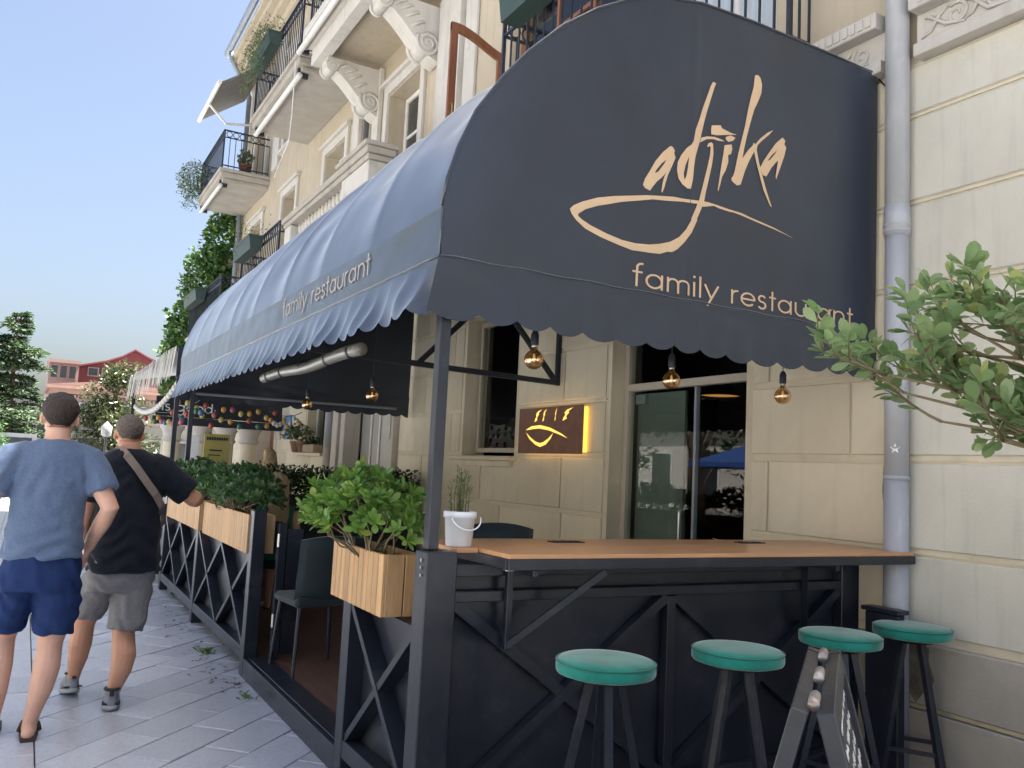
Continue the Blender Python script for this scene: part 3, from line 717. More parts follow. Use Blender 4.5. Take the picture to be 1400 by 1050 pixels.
for j in range(NY+1):
    y = AY0+(AY1-AY0)*j/NY; ph = (y-AY0)/RIB
    bil = abs(math.sin(PI*ph))**.85*(.55+.5*random.Random(int(ph)*7+1).random())
    for i, (x, z) in enumerate(PR):
        u = i/46
        a = PR[max(i-1, 0)]; b = PR[min(i+1, 46)]; tx, tz = b[0]-a[0], b[1]-a[1]; l = math.hypot(tx, tz); nx, nz_ = -tz/l, tx/l
        am = math.sin(PI*min(1, u*1.25+.02))**.8 if u < .78 else .2
        k = -.07*bil*am + .016*bil*noise.noise(Vector((x*1.6+ph*.8, y*2.2, z*2.6)))
        k += .012*math.sin(9*u-2.5*(ph % 1)*PI)*bil*am*max(0, 1-u)
        mb.v.append((x+nx*k, y, z+nz_*k))
n = 47
for j in range(NY):
    for i in range(46): mb.f.append((j*n+i, j*n+i+1, (j+1)*n+i+1, (j+1)*n+i))
cover = part(mb, 'roof_cover', K['canvas'], awn, True, False)
# flat vertical band and the flared, scalloped valance along the street
def scal(u, per, dep):
    f = (u/per) % 1.0
    return dep*(abs(2*f-1)**2.2)
mb = MB(); NB = 260
def bandx(y, z):
    e = .006*noise.noise(Vector((y*1.3, z*6, 3))) + .003*noise.noise(Vector((y*5, z*9, 7)))
    return 1.4285 + e*min(1, (y-AY0)*4) + .012*math.exp(-((y-5.75)/.12)**2)*max(0, 1-abs(z-2.47)/.1)
for j in range(NB+1):
    y = AY0+(AY1-AY0)*j/NB
    for i in range(9):
        z = 2.385+(2.595-2.385)*i/8; mb.v.append((bandx(y, z) if 0 < i < 8 else PROF[0][0]-.002, y, z))
for j in range(NB):
    for i in range(8): mb.f.append((j*9+i, j*9+i+1, (j+1)*9+i+1, (j+1)*9+i))
part(mb, 'side_band', K['canvas'], awn, True, False)
mb = MB(); NB = 420; NZ = 14
for j in range(NB+1):
    y = AY0+(AY1-AY0)*j/NB; q = y-AY0
    bot = 2.125 + scal(y+.03+.03*noise.noise(Vector((y*1.7, 9, 0))), .186, .034+.012*noise.noise(Vector((y*2.3, 1, 5)))) + .014*noise.noise(Vector((y*1.1, 0, 0)))
    for i in range(NZ+1):
        t_ = i/NZ; z = 2.383-(2.383-bot)*t_
        near_ = math.exp(-q*.55)
        x = 1.428 - .055*t_ - .03*t_*t_
        x += t_*(.003+.024*near_)*math.sin(2*PI*(q/.62+.55*t_)) + t_*.020*noise.noise(Vector((y*2.1, t_*1.5, 1)))
        x += t_*.0025*math.sin(2*PI*y/.186)
        x += .05*t_*math.exp(-q*14)
        mb.v.append((x, y, z))
for j in range(NB):
    for i in range(NZ): mb.f.append((j*15+i, j*15+i+1, (j+1)*15+i+1, (j+1)*15+i))
part(mb, 'side_valance', K['canvas'], awn, True, False)
hem = [(1.4255, AY0+(AY1-AY0)*k/60, 2.384+.0015*math.sin(k*1.7)) for k in range(61)]
part(MB().tube(hem, .005, 6), 'hem_seam', K['canvas'], awn, True)
# end panels: one faces the camera, one closes the far end
def panel_y(x, z):
    e = .010*noise.noise(Vector((x*1.1, z*.9, 5))) + .0025*noise.noise(Vector((x*6, z*7, 2)))*max(0, 1-abs(z-2.5)/.35)
    e -= .004*math.exp(-((x-2.78-.02*(z-3))/.018)**2)                   # sewn vertical seam
    return e
def end_panel(name, y, sgn, nx, nz):
    mb = MB()
    for i in range(nx+1):
        x = 1.430+(4.20-1.430)*i/nx; zt = topz(x)
        for j in range(nz+1):
            z = 2.39+(zt-2.39)*j/nz
            e = panel_y(x, z)*min(1, (x-1.43)*6, (zt-z)*8+.02)
            mb.v.append((x, y+e*sgn, z))
    for i in range(nx):
        for j in range(nz): mb.f.append((i*(nz+1)+j, (i+1)*(nz+1)+j, (i+1)*(nz+1)+j+1, i*(nz+1)+j+1))
    return part(mb, name, K['canvas_end'], awn, True, False)
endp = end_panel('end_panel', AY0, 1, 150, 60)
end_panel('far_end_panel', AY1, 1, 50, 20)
def end_valance(name, y, sgn):
    mb = MB(); nx = 300; nz = 12
    for i in range(nx+1):
        x = 1.425+(4.20-1.425)*i/nx; q = x-1.425
        bot = 2.118 + scal(x-.02+.03*noise.noise(Vector((x*1.9, 6, 0))), .178, .030+.014*noise.noise(Vector((x*2.7, 1, 3)))) + .014*noise.noise(Vector((x*1.4, 4, 0)))
        for j in range(nz+1):
            t_ = j/nz; z = 2.392-(2.392-bot)*t_
            e = t_*.014*math.sin(2*PI*(q/.93+.3*t_)) + .008*math.sin(PI*min(1, t_*2.2))*noise.noise(Vector((x*3.2, t_*3, 8))) + t_*.0015*math.sin(2*PI*x/.178)
            mb.v.append((x-.05*t_*math.exp(-q*14), y-sgn*(.004+.010*t_)+e*min(1, q*5), z))
    for i in range(nx):
        for j in range(nz): mb.f.append((i*(nz+1)+j, (i+1)*(nz+1)+j, (i+1)*(nz+1)+j+1, i*(nz+1)+j+1))
    return part(mb, name, K['canvas_end'], awn, True, False)
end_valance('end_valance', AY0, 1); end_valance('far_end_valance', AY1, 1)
part(MB().tube([(1.43+2.77*k/40, AY0-.006, 2.388+.003*math.sin(k*1.3)) for k in range(41)], .005, 6), 'hem_seam', K['canvas'], awn, True)
part(MB().tube([(x-.004, AY0-.002, z+.003) for x, z in PROF[2:]], .007, 8), 'edge_piping', K['canvas'], awn, True)
part(MB().tube([(1.428, AY0-.003, 2.39), (1.426, AY0-.003, 2.60)], .005, 8), 'edge_piping', K['canvas'], awn, True)
fnE = lambda u, v, d: (u, AY0 - d + panel_y(u, v)*min(1, (u-1.43)*6, max(0, topz(u)-v)*8+.02) - .001, v)
lg = MB()
for k, (nm, loops) in enumerate(LOGO.items()): lg.flat(loops, fnE, .002+.0006*(k % 4))
part(lg, 'brush_logo', K['gold'], awn, flip=False)
word_parts('family restaurant', fnE, 2.435, 4.015, 2.413, .074, .125, K['gold'], awn)
fnS = lambda u, v, d: (bandx(u, v)-d-.003, u, v)
word_parts('family restaurant', fnS, 5.74, 4.02, 2.455, .082, .13, K['gold_faded'], awn)
# frame inside the awning
for y in [AY0+.03+RIB*k for k in range(9)]:
    if y < AY1: part(MB().tube([(x+.03, y, z-.035) for x, z in PROF[1:]], .013, 6), 'hoop', K['iron'], awn, True)
for y in (6.62,):
    tr = MB()
    tr.bar((1.50, y, 2.40), (4.20, y, 2.34), .045, .045); tr.bar((4.22, y, 2.315), (4.22, y, 3.9), .04, .045, (1, 0, 0))
    tr.bar((2.80, y+.001, 2.36), (3.42, y+.001, 3.0), .04, .043, (0, 1, 0)); tr.bar((4.19, y+.001, 2.36), (3.60, y+.001, 3.0), .04, .043, (0, 1, 0)); tr.bar((2.0, y, 2.98), (4.2, y, 3.0), .04, .04)
    part(tr, 'truss', K['iron'], awn)
part(MB().tube([(1.5, 3.3, 2.36), (1.5, 6.6, 2.36), (1.5, 10.0, 2.36)], .018, 8), 'street_beam', K['iron'], awn)
part(MB().tube([(4.0, 10.02, 2.22), (1.6, 10.02, 2.20)], .016, 8), 'far_beam', K['zinc'], awn)
# rolled clear blind under the street valance
K['pvc'] = nmat('rolled_clear_vinyl', (.20, .195, .165), .35, var=.6, vs=3, stretch=(3, .4, 3), spec=.7)
t = thing('rolled_blind', 'rolled clear vinyl blind strapped under the long side of the awning', 'blind', (1.56, 5.6, 2.1))
part(MB().tube([(1.56, 4.48+2.2*k/20, 2.135+.008*math.sin(k*.5)-.008*math.sin(PI*k/20)) for k in range(21)], .037, 16), 'roll', K['pvc'], t, True)
for y in (4.62, 5.05, 5.6, 6.1, 6.5): part(MB().tube([(1.56, y, 2.132), (1.56, y+.02, 2.132)], .042, 16), 'strap', K['iron'], t, True)

# ================================================================== HANGING BULBS
K['bulb'] = glassmat('amber_bulb_glass', (.93, .74, .50), 2.0)
_n = K['bulb'].node_tree; _g = _n.nodes.new('ShaderNodeBsdfGlossy'); _g.inputs[0].default_value = (.80, .62, .42, 1); _g.inputs['Roughness'].default_value = .12
_m = _n.nodes.new('ShaderNodeMixShader'); _m.inputs[0].default_value = .42; _o = _n.nodes['Material Output']; _s = _o.inputs[0].links[0].from_socket
_n.links.new(_s, _m.inputs[1]); _n.links.new(_g.outputs[0], _m.inputs[2]); _n.links.new(_m.outputs[0], _o.inputs[0])
K['filament'] = emit('filament', (1, .75, .4), .12)
def bulb(x, y, z, top, label):
    t = thing('pendant_bulb', label, 'light bulb', (x, y, z), 'globe bulbs hanging under the awning')
    prof = [(.003, -.049)] + [(.049*math.cos(R(a)), .049*math.sin(R(a))) for a in range(-80, 62, 10)] + [(.017, .05), (.015, .062)]
    part(MB().lathe(prof, (x, y, z), 22, False), 'globe', K['bulb'], t, True)
    part(MB().lathe([(.005, -.012), (.007, 0), (.006, .02), (.004, .03)], (x, y, z), 10), 'filament', K['filament'], t, True)
    part(MB().lathe([(.015, .058), (.0145, .078)], (x, y, z), 14), 'screw_cap', K['steel'], t, True)
    part(MB().lathe([(.019, .074), (.020, .082), (.020, .125), (.014, .142), (.005, .15)], (x, y, z), 14), 'socket', K['iron'], t, True)
    part(MB().tube([(x, y, z+.148), (x+.004, y, (z+top)/2), (x, y, top)], .0035, 6), 'cord', K['iron'], t)
bulb(2.15, 3.60, 2.06, 3.63, 'amber globe bulb hanging left of the brown wall sign')
bulb(3.03, 3.60, 2.04, 3.90, 'amber globe bulb hanging in front of the glass door')
bulb(3.885, 3.60, 2.03, 3.93, 'amber globe bulb hanging nearest the drainpipe')
bulb(2.32, 6.33, 2.04, 3.75, 'globe bulb hanging deep under the awning above the near shrub')
bulb(2.28, 7.97, 2.04, 3.75, 'globe bulb hanging deep under the awning near the window pots')

# ================================================================== MAIN BUILDING
bld = thing('cream_building', 'cream plastered corner building with balconies above the awning', 'building', (W, 4, 0))
Y0, Y1, ZT = -1.6, 22.0, 11.6
OPEN = [  # y0, y1, z0, z1, depth
 (4.26, 5.82, 0.02, 3.05, .13), (7.42, 8.60, 1.66, 3.20, .16), (10.55, 12.95, .02, 3.1, .22), (13.6, 14.75, 1.66, 3.1, .16), (17.0, 18.4, .02, 3.0, .2),
 (4.05, 5.2, 4.35, 6.9, .15), (5.75, 7.95, 4.35, 6.75, .15), (10.45, 11.65, 5.0, 7.0, .22), (13.65, 14.75, 5.0, 7.0, .2), (16.7, 17.7, 5.0, 7.0, .2), (19.6, 20.7, 5.0, 7.0, .2),
 (10.45, 11.65, 8.2, 10.3, .2), (13.9, 15.1, 8.0, 10.3, .2), (17.0, 18.0, 8.2, 10.2, .2), (19.8, 20.9, 8.0, 10.3, .2), (.2, 1.5, 4.9, 7.0, .2)]
def facade(zlo, zhi, name, mat):
    ops = [o for o in OPEN if o[2] < zhi and o[3] > zlo]
    ys = sorted({Y0, Y1, *[o[0] for o in ops], *[o[1] for o in ops]}); zs = sorted({zlo, zhi, *[max(zlo, o[2]) for o in ops], *[min(zhi, o[3]) for o in ops]})
    mb = MB()
    for a, b in zip(ys, ys[1:]):
        for c, d in zip(zs, zs[1:]):
            m, q = (a+b)/2, (c+d)/2
            if any(o[0] < m < o[1] and o[2] < q < o[3] for o in ops): continue
            mb.box(W, W+.12, a, b, c, d)
    for o in ops:
        a, b, c, d, e = o
        mb.box(W+.12, W+.12+e, a-.10, a, c-.1, d+.1); mb.box(W+.12, W+.12+e, b, b+.10, c-.1, d+.1)
        mb.box(W+.12, W+.12+e, a, b, d, d+.10); mb.box(W+.12, W+.12+e, a, b, c-.10, c)
    return part(mb, name, mat, bld)
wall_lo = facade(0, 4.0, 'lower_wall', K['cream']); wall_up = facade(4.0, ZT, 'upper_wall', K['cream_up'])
sh = MB()
sh.box(13.8, 14.0, Y0, Y1, 0, ZT); sh.box(W+.125, 13.8, Y0, Y0+.2, 0, ZT); sh.box(W+.125, 13.8, Y1-.2, Y1, 0, ZT); sh.box(W-.5, 14, Y0, Y1+.1, ZT+.22, ZT+.4)
part(sh, 'shell', K['cream_up'], bld)
fl = MB(); fl.box(W+.4, 13.7, Y0+.3, Y1-.3, 3.95, 4.1); fl.box(W+.4, 13.7, Y0+.3, Y1-.3, 7.5, 7.65); fl.box(W+.14, 13.7, Y0+.3, Y1-.3, -.02, .015)
fl.box(8.9, 9.0, Y0+.4, Y1-.4, .03, 3.9); fl.box(W+.4, 8.8, 9.4, 9.5, .03, 3.9); fl.box(W+.4, 8.8, 3.3, 3.4, .03, 3.9); fl.box(6.5, 6.6, Y0+.4, Y1-.4, 4.2, 7.4); fl.box(6.5, 6.6, Y0+.4, Y1-.4, 7.7, 11.5)
part(fl, 'inner_room', K['dark'], bld)
# ---- rusticated blocks of the ground storey
COURSES = [(.02, .36), (.39, .71), (.755, 1.155), (1.195, 1.655), (1.70, 2.135), (2.175, 2.625), (2.66, 3.11), (3.145, 3.62), (3.655, 3.93)]
def blocks(a, b, joints, z0, z1, mat, proud=.022):
    e = [a]+sorted(j for j in joints if a+.12 < j < b-.12)+[b]
    for p, q in zip(e, e[1:]):
        p_, q_ = p+(.008 if p != a else .0), q-(.008 if q != b else .0)
        L_ = q_-p_; H_ = z1-z0
        me = MB().box(-proud, 0, -L_/2, L_/2, -H_/2, H_/2, .007).mesh('wall_block')
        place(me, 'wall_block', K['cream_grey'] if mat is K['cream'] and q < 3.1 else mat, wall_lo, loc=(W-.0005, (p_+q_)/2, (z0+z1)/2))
segs = [(-1.58, 4.19), (5.87, 10.45), (13.05, 16.9), (18.5, 21.95)]
for ci, (z0, z1) in enumerate(COURSES):
    mat = K['grey_plinth'] if ci < 2 else K['cream']
    pr = .05 if ci < 2 else .015
    for a, b in segs:
        lo, hi = a, b
        parts_ = [(a, b)]
        for o in OPEN:
            if o[2] < z1-.01 and o[3] > z0+.01:
                nw = []
                for p, q in parts_:
                    if o[1]+.06 <= p or o[0]-.06 >= q: nw.append((p, q)); continue
                    if o[0]-.06 > p: nw.append((p, o[0]-.06))
                    if o[1]+.06 < q: nw.append((o[1]+.06, q))
                parts_ = nw
        off = 0 if ci % 2 else .78
        J = [8.10-1.57*k+off for k in range(-12, 9)] if ci > 2 else [7.1+off*.7-1.15*k for k in range(-14, 10)]
        if a < 0: J = [4.04, 3.035, 1.35, -.2] if ci % 2 else [3.40, 3.035, 1.0, -.4]
        for p, q in parts_:
            if q-p > .1: blocks(p, q, J, z0, z1, mat, pr)
# fine double mouldings lying in the horizontal joints
mo = MB()
for (z0, z1), (z2, z3) in zip(COURSES[2:], COURSES[3:]):
    zm = (z1+z2)/2
    for a, b in ((-1.58, 4.19), (5.87, 10.45)):
        if b > 5 and zm < 3.2 and zm > 1.66: rs = [(5.87, 7.36), (8.66, 10.45)]
        else: rs = [(a, b)]
        for p, q in rs: mo.box(W-.012, W-.001, p, q, zm-.007, zm+.007)
part(mo, 'joint_moulding', K['cream'], bld)
# patch of broken plaster low on the wall
r = random.Random(5); mb = MB(); ctr = (2.96, .58)
pol = [(ctr[0]+.13*math.cos(a)*(.75+.35*r.random()), ctr[1]+.17*math.sin(a)*(.75+.4*r.random())) for a in [2*PI*k/18 for k in range(18)]]
mb.prism(pol, lambda u, v, d: (W-d, u, v), .024, .0525)
part(mb, 'broken_plaster', K['stone'], wall_lo)
# frieze with carved scrolls
for y0, y1 in ((3.14, 6.6), (-1.55, 2.93)):
    f = MB(); f.box(W-.10, W-.0005, y0, y1, 3.945, 4.02, .004); f.box(W-.06, W-.0005, y0, y1, 4.022, 4.20); f.box(W-.15, W-.0005, y0, y1, 4.202, 4.30, .006)
    fo = part(f, 'frieze', K['white_pl'], bld)
    d = MB(); y = y0+.03
    while y < y1-.05: d.box(W-.158, W-.152, y, y+.035, 4.222, 4.285); y += .055
    part(d, 'dentils', K['white_pl'], fo)
    sc = MB(); y = y0+.16; k = 0
    while y < y1-.1:
        pts = []
        for q in range(22):
            th = q/21*4.2*PI/1.5; rr = .072*(1-q/26); pts.append((W-.066, y+rr*math.cos(th*(1 if k % 2 else -1)+1), 4.108+rr*.95*math.sin(th*(1 if k % 2 else -1)+1)))
        sc.tube(pts, [.012-.0003*q for q in range(22)], 6)
        sc.tube([(W-.064, y-.05, 4.045), (W-.07, y+.06, 4.055+.02*(k % 2)), (W-.07, y+.15, 4.15), (W-.064, y+.19, 4.16)], [.006, .013, .012, .004], 6)
        sc.tube([(W-.064, y+.05, 4.17), (W-.07, y+.10, 4.14), (W-.07, y+.15, 4.07), (W-.064, y+.21, 4.05)], [.004, .011, .010, .004], 6)
        y += .24; k += 1
    part(sc, 'carved_scrolls', K['white_pl'], fo, True)
# ---- windows and doors
def window(y0, y1, z0, z1, x, mat, name='window', mull=1, trans=None, fw=.06, pane=None, sill=True, bars=True):
    f = MB()
    f.box(x, x+.06, y0, y0+fw, z0, z1, .004); f.box(x, x+.06, y1-fw, y1, z0, z1, .004)
    f.box(x+.001, x+.059, y0+fw, y1-fw, z0, z0+fw, .004); f.box(x+.001, x+.059, y0+fw, y1-fw, z1-fw, z1, .004)
    o = part(f, name, mat, bld)
    cuts = [y0+fw+(y1-y0-2*fw)*k/(mull+1) for k in range(mull+2)]
    for c in cuts[1:-1]: part(MB().box(x+.004, x+.056, c-.022, c+.022, z0+fw, z1-fw, .003), 'mullion', mat, o)
    if trans:
        for p, q in zip(cuts, cuts[1:]):
            part(MB().box(x+.006, x+.054, p+.023, q-.023, trans-.022, trans+.022, .003), 'transom', mat, o)
    for p, q in zip(cuts, cuts[1:]):
        zz = [z0+fw, trans, z1-fw] if trans else [z0+fw, z1-fw]
        for c, d in zip(zz, zz[1:]):
            part(MB().box(x+.026, x+.032, p+.005, q-.005, c+.005, d-.005), 'pane', pane or K['glass'], o)
    return o
# restaurant glass door
x = W+.13
d = MB(); d.box(x, x+.07, 5.755, 5.815, .02, 3.05, .004); d.box(x, x+.07, 4.265, 4.30, .02, 3.05, .004); d.box(x+.001, x+.069, 4.30, 5.755, 2.225, 2.285, .004); d.box(x+.001, x+.069, 4.30, 5.755, 2.99, 3.05, .004)
do = part(d, 'glass_door', nmat('beige_door_frame', (.50, .45, .37), .5, var=.05), bld)
part(MB().box(x+.03, x+.038, 4.302, 5.753, 2.287, 2.988), 'transom_pane', K['glass'], do)
part(MB().box(x+.03, x+.040, 4.95, 5.75, .03, 2.223), 'pane', K['glass'], do); part(MB().box(x+.045, x+.055, 4.305, 4.975, .03, 2.223), 'pane', K['glass'], do)
part(MB().box(x+.02, x+.06, 4.93, 4.955, .03, 2.222, .003), 'leaf_edge', K['zinc'], do)
part(MB().box(x+.075, x+.14, 5.62, 5.75, 2.12, 2.20, .004), 'closer', K['zinc'], do)
part(MB().box(x+.11, x+.14, 5.16, 5.752, .03, 2.21), 'pane_haze_sheet', K['dgreen'], do)  # added grey-green sheet; its colour imitates reflection haze on the pane
part(MB().tube([(x-.02, 5.02, .85), (x-.04, 5.02, .95), (x-.04, 5.02, 1.25), (x-.02, 5.02, 1.35)], .011, 8), 'handle', K['steel'], do, True)
w1 = window(7.48, 8.54, 1.70, 3.16, W+.14, nmat('beige_window_frame', (.44, .39, .31), .5, var=.05), fw=.05, mull=0)
part(MB().box(W-.10, W+.12, 7.34, 8.72, 1.61, 1.655, .01), 'sill', K['cream'], w1); part(MB().box(W-.06, W-.024, 7.40, 8.66, 1.545, 1.608, .008), 'sill_moulding', K['cream'], w1)
w2 = window(13.64, 14.7, 1.70, 3.06, W+.14, K['white_paint'], fw=.05, mull=1); part(MB().box(W-.14, W+.12, 13.45, 14.95, 1.60, 1.655, .01), 'sill', K['cream'], w2)
for (a, b, c, d_, e) in OPEN:
    if c < 4 or (a, c) == (5.75, 4.35): continue
    m = K['white_paint']
    wn_ = window(a+.01, b-.01, c+.01, d_-.01, W+.12+e-.10, m, mull=1, trans=c+(d_-c)*.68, fw=.07, pane=K['pane_far'] if a > 9 else None)
    if not (a == 4.05):
        s_ = MB(); s_.box(W-.045, W-.0005, a-.16, a-.02, c-.06, d_+.16, .006); s_.box(W-.045, W-.0005, b+.02, b+.16, c-.06, d_+.16, .006); s_.box(W-.047, W-.0005, a-.02, b+.02, d_+.02, d_+.16, .006)
        s_.box(W-.10, W-.0005, a-.24, b+.24, d_+.162, d_+.22, .006)
        part(s_, 'surround', K['white_pl'], wn_)
        part(MB().box(W-.12, W+.11, a-.2, b+.2, c-.125, c-.062, .008), 'sill', K['white_pl'], wn_)
part(MB().box(W+.20, W+.205, 4.12, 5.13, 4.4, 6.85), 'curtain', K['curtain'], bld)
# brown french window with one leaf standing open at right angles to the wall
fw_ = window(5.77, 7.93, 4.37, 6.73, W+.13, K['brownwood'], name='brown_french_window', mull=2, trans=6.1, fw=.09)
def leaf_door(y):
    A_ = 3.60; B_ = 4.27
    f = MB()
    f.box(A_, A_+.085, y-.02, y+.02, 4.4, 6.35, .004); f.box(B_-.085, B_, y-.02, y+.02, 4.4, 6.17, .004); f.box(A_+.086, B_-.086, y-.019, y+.019, 4.4, 4.55, .004)
    tops = []
    for k in range(13):
        u = k/12; z = 6.35-.19*(u*u*(3-2*u)) + .03*math.sin(PI*u); tops.append((A_+(B_-A_)*u, z))
    low = [(a+0, b-.10) for a, b in reversed(tops)]
    f.prism(tops+low, lambda u, v, d: (u, y+d, v), -.0185, .0185)
    o = part(f, 'open_leaf', K['brownwood'], fw_)
    return o
leaf_door(8.12)
part(MB().tube([(3.64, 8.095, 5.25), (3.64, 8.06, 5.28), (3.64, 8.06, 5.40), (3.64, 8.095, 5.43)], .009, 8), 'leaf_handle', nmat('brass', (.6, .42, .15), .3, metal=.9), fw_)
# white door surround beyond the terrace
ds = MB()
for a, b, p in ((10.47, 10.75, .10), (10.78, 10.95, .06), (12.55, 12.75, .06), (12.78, 13.03, .10)): ds.box(W-p, W+.2, a, b, .02, 3.1, .01)
ds.box(W-.14, W-.0005, 10.4, 13.1, 3.13, 3.32, .01)
so_ = part(ds, 'white_door_surround', K['white_pl'], bld)
part(MB().box(W+.22, W+.26, 10.96, 12.54, .03, 3.09), 'door_leaf', nmat('grey_door', (.42, .42, .41), .5, var=.05), so_)
for y in (11.4, 11.75, 12.1): part(MB().box(W+.20, W+.219, y-.03, y+.03, .2, 3.0, .006), 'door_stile', K['white_paint'], so_)
part(MB().box(W-.115, W-.102, 10.53, 10.68, 1.85, 2.25, .003), 'door_plate', nmat('grey_plate', (.45, .42, .37), .4), so_)
part(MB().box(W+.27, W+.3, 17.02, 18.38, .03, 2.98), 'brown_door_leaf', K['brownwood'], bld)
# pilasters
for a, b in ((8.75, 9.05), (9.12, 9.75)): part(MB().box(W-.10 if a > 9 else W-.05, W-.0005, a, b, 4.4, 7.55, .012), 'pilaster', K['white_pl'], bld)
for a, b in ((11.95, 12.20), (12.85, 13.15), (9.15, 9.65), (18.3, 18.8)): part(MB().box(W-.08, W-.0005, a, b, 7.9 if a in (9.15, 18.3) else 4.4, 11.0 if a in (9.15, 18.3) else 7.55, .012), 'pilaster', K['white_pl'], bld)
# cornice and gutter
co = MB()
for i, (p, z0, z1) in enumerate(((.10, 10.95, 11.1), (.22, 11.102, 11.28), (.36, 11.282, 11.45), (.50, 11.452, 11.60), (.60, 11.602, 11.72))): co.box(W-p, W-.0005, Y0, Y1+.02*i, z0, z1, .01)
cor = part(co, 'cornice', K['cream_up'], bld)
gpts = [(-.07, .10), (-.07, .02), (-.05, -.03), (0, -.05), (.05, -.03), (.07, .02), (.07, .10), (.06, .10), (.06, .03), (.0, -.035), (-.06, .03), (-.06, .10)]
part(MB().prism(gpts, lambda u, v, d: (W-.68+u, d, 11.78+v), Y0, Y1+.1), 'gutter', K['zinc'], cor)
part(MB().tube([(W-.66, 21.7, 11.74), (W-.62, 21.72, 11.55), (W-.15, 21.8, 10.85), (W-.10, 21.8, 10.7)], .06, 10), 'gutter_elbow', K['zinc'], cor, True)
part(MB().tube([(W-.10, 21.8, 10.75), (W-.10, 21.8, 0.1)], .06, 10), 'corner_downpipe', K['zinc'], bld, True)
part(MB().tube([(W-.08, 12.44, 7.5), (W-.08, 12.44, 4.4)], .045, 8), 'wall_pipe', nmat('dark_pipe', (.13, .13, .14), .5), bld, True)
part(MB().tube([(W-.10, 13.2, 4.0), (W-.10, 13.2, 1.75)], .065, 12), 'grey_downpipe', K['pipe'], bld, True)
part(MB().tube([(W-.10, 13.2, 1.745), (W-.10, 13.2, .03)], .062, 12), 'grey_downpipe_foot', K['white_pl'], bld, True)

# ---- balconies
def railing(par, x0, y0, y1, zb, zt, sp=.12, sides=(True, True), circles=True, ret=W):
    m = MB(); cir = MB(); bars = MB()
    z2 = zt-.16
    for z, w in ((zt, .045), (z2, .022), (zb+.07, .03)):
        m.bar((x0, y0-.02, z), (x0, y1+.02, z), w, .022)
        for s_, y in ((sides[0], y0), (sides[1], y1)):
            if s_: m.bar((x0+.02, y, z), (ret-.06, y, z), w, .0215)
    for y in (y0, y1): m.bar((x0, y, zb), (x0, y, zt), .03, .03)
    nb = int((y1-y0)/sp)
    ps = [(x0, y0+(y1-y0)*k/nb) for k in range(1, nb)]
    for s_, y in ((sides[0], y0), (sides[1], y1)):
        if s_:
            ns = max(2, int((ret-x0)/sp)); ps += [(x0+(ret-x0-.05)*k/ns, y) for k in range(1, ns+1)]
    for x, y in ps: bars.bar((x, y, zb+.02), (x, y, z2), .014, .014)
    def ring(c, ax):
        pts = [Vector(c)+(Vector((1, 0, 0)) if ax == 'x' else Vector((0, 1, 0)))*math.cos(2*PI*k/12)*.062 + Vector((0, 0, 1))*math.sin(2*PI*k/12)*.062 for k in range(13)]
        cir.tube(pts, .009, 5, False)
    if circles:
        k = 0; y = y0+.09
        while y < y1-.05: ring((x0, y, zt-.08), 'y'); y += .145
        for s_, yy in ((sides[0], y0), (sides[1], y1)):
            x = x0+.10
            while s_ and x < ret-.08: ring((x, yy, zt-.08), 'x'); x += .145
    o = part(m, 'handrail', K['iron'], par)
    part(bars, 'railing_bars', K['iron'], par, kind='stuff')
    if circles: part(cir, 'railing_rings', K['iron'], par, True, kind='stuff')
def iron_balcony(x0, y0, y1, zs, zt, sp=.12, th=.22):
    s_ = MB(); s_.box(x0-.06, W-.0005, y0-.06, y1+.06, zs-.07, zs, .008); s_.box(x0-.02, W-.0005, y0-.02, y1+.02, zs-th+.03, zs-.072, .012); s_.box(x0+.05, W-.0005, y0+.05, y1-.05, zs-th-.05, zs-th+.028, .01)
    o = part(s_, 'balcony', K['slab_grey'], bld); railing(o, x0, y0, y1, zs, zt, sp); return o
def awn_roll(par, x, y0, y1, z):
    part(MB().tube([(x, y0, z), (x, y1, z)], .045, 8), 'awning_roll', K['white_paint'], par, True)
    part(MB().bar((x+.07, y0+.1, z+.05), (x+.07, y1-.1, z+.05), .05, .06), 'awning_case', K['slab_grey'], par)
    for y in (y0+.05, y1-.05): part(MB().box(x-.03, x+.14, y-.03, y+.03, z-.02, z+.12), 'awning_bracket', K['iron'], par)
bA = iron_balcony(3.40, 4.95, 6.48, 4.29, 5.56, .128, .12)
railing(wall_up, 4.02, 3.72, 5.30, 4.30, 5.50, .13, (True, True), False)
b4 = iron_balcony(3.20, 13.45, 16.2, 4.40, 5.30)
b5 = iron_balcony(3.20, 18.1, 21.9, 4.35, 5.25)
b2 = iron_balcony(3.20, 13.0, 16.2, 7.95, 8.92); awn_roll(b2, 3.24, 13.1, 16.1, 7.62)
b3 = iron_balcony(3.20, 19.2, 21.95, 7.88, 8.75); awn_roll(b3, 3.24, 19.4, 21.9, 7.55)
# stone balustrade balcony
s_ = MB(); s_.box(3.2, W-.0005, 9.45, 13.35, 4.10, 4.42, .015)
bs = part(s_, 'stone_balcony', K['white_pl'], bld)
for a, b in ((9.5, 10.5), (12.95, 13.3)): part(MB().box(3.24, 3.52, a, b, 4.425, 5.14, .012), 'pedestal', K['white_pl'], bs)
c_ = MB(); c_.box(3.19, 3.57, 9.44, 13.36, 5.215, 5.30, .012); c_.box(3.22, 3.54, 9.47, 13.33, 5.145, 5.212, .012); c_.box(3.16, 3.60, 9.42, 10.58, 5.302, 5.36, .012)
c_.box(3.60, W-.001, 9.50, 9.72, 5.20, 5.30, .01)
part(c_, 'coping', K['slab_grey'], bs)
prof = [(.05, 0), (.055, .05), (.03, .08), (.045, .16), (.062, .26), (.05, .38), (.03, .48), (.03, .56), (.05, .60), (.05, .71)]
bme = MB().lathe(prof, (0, 0, 0), 10).mesh('baluster', True)
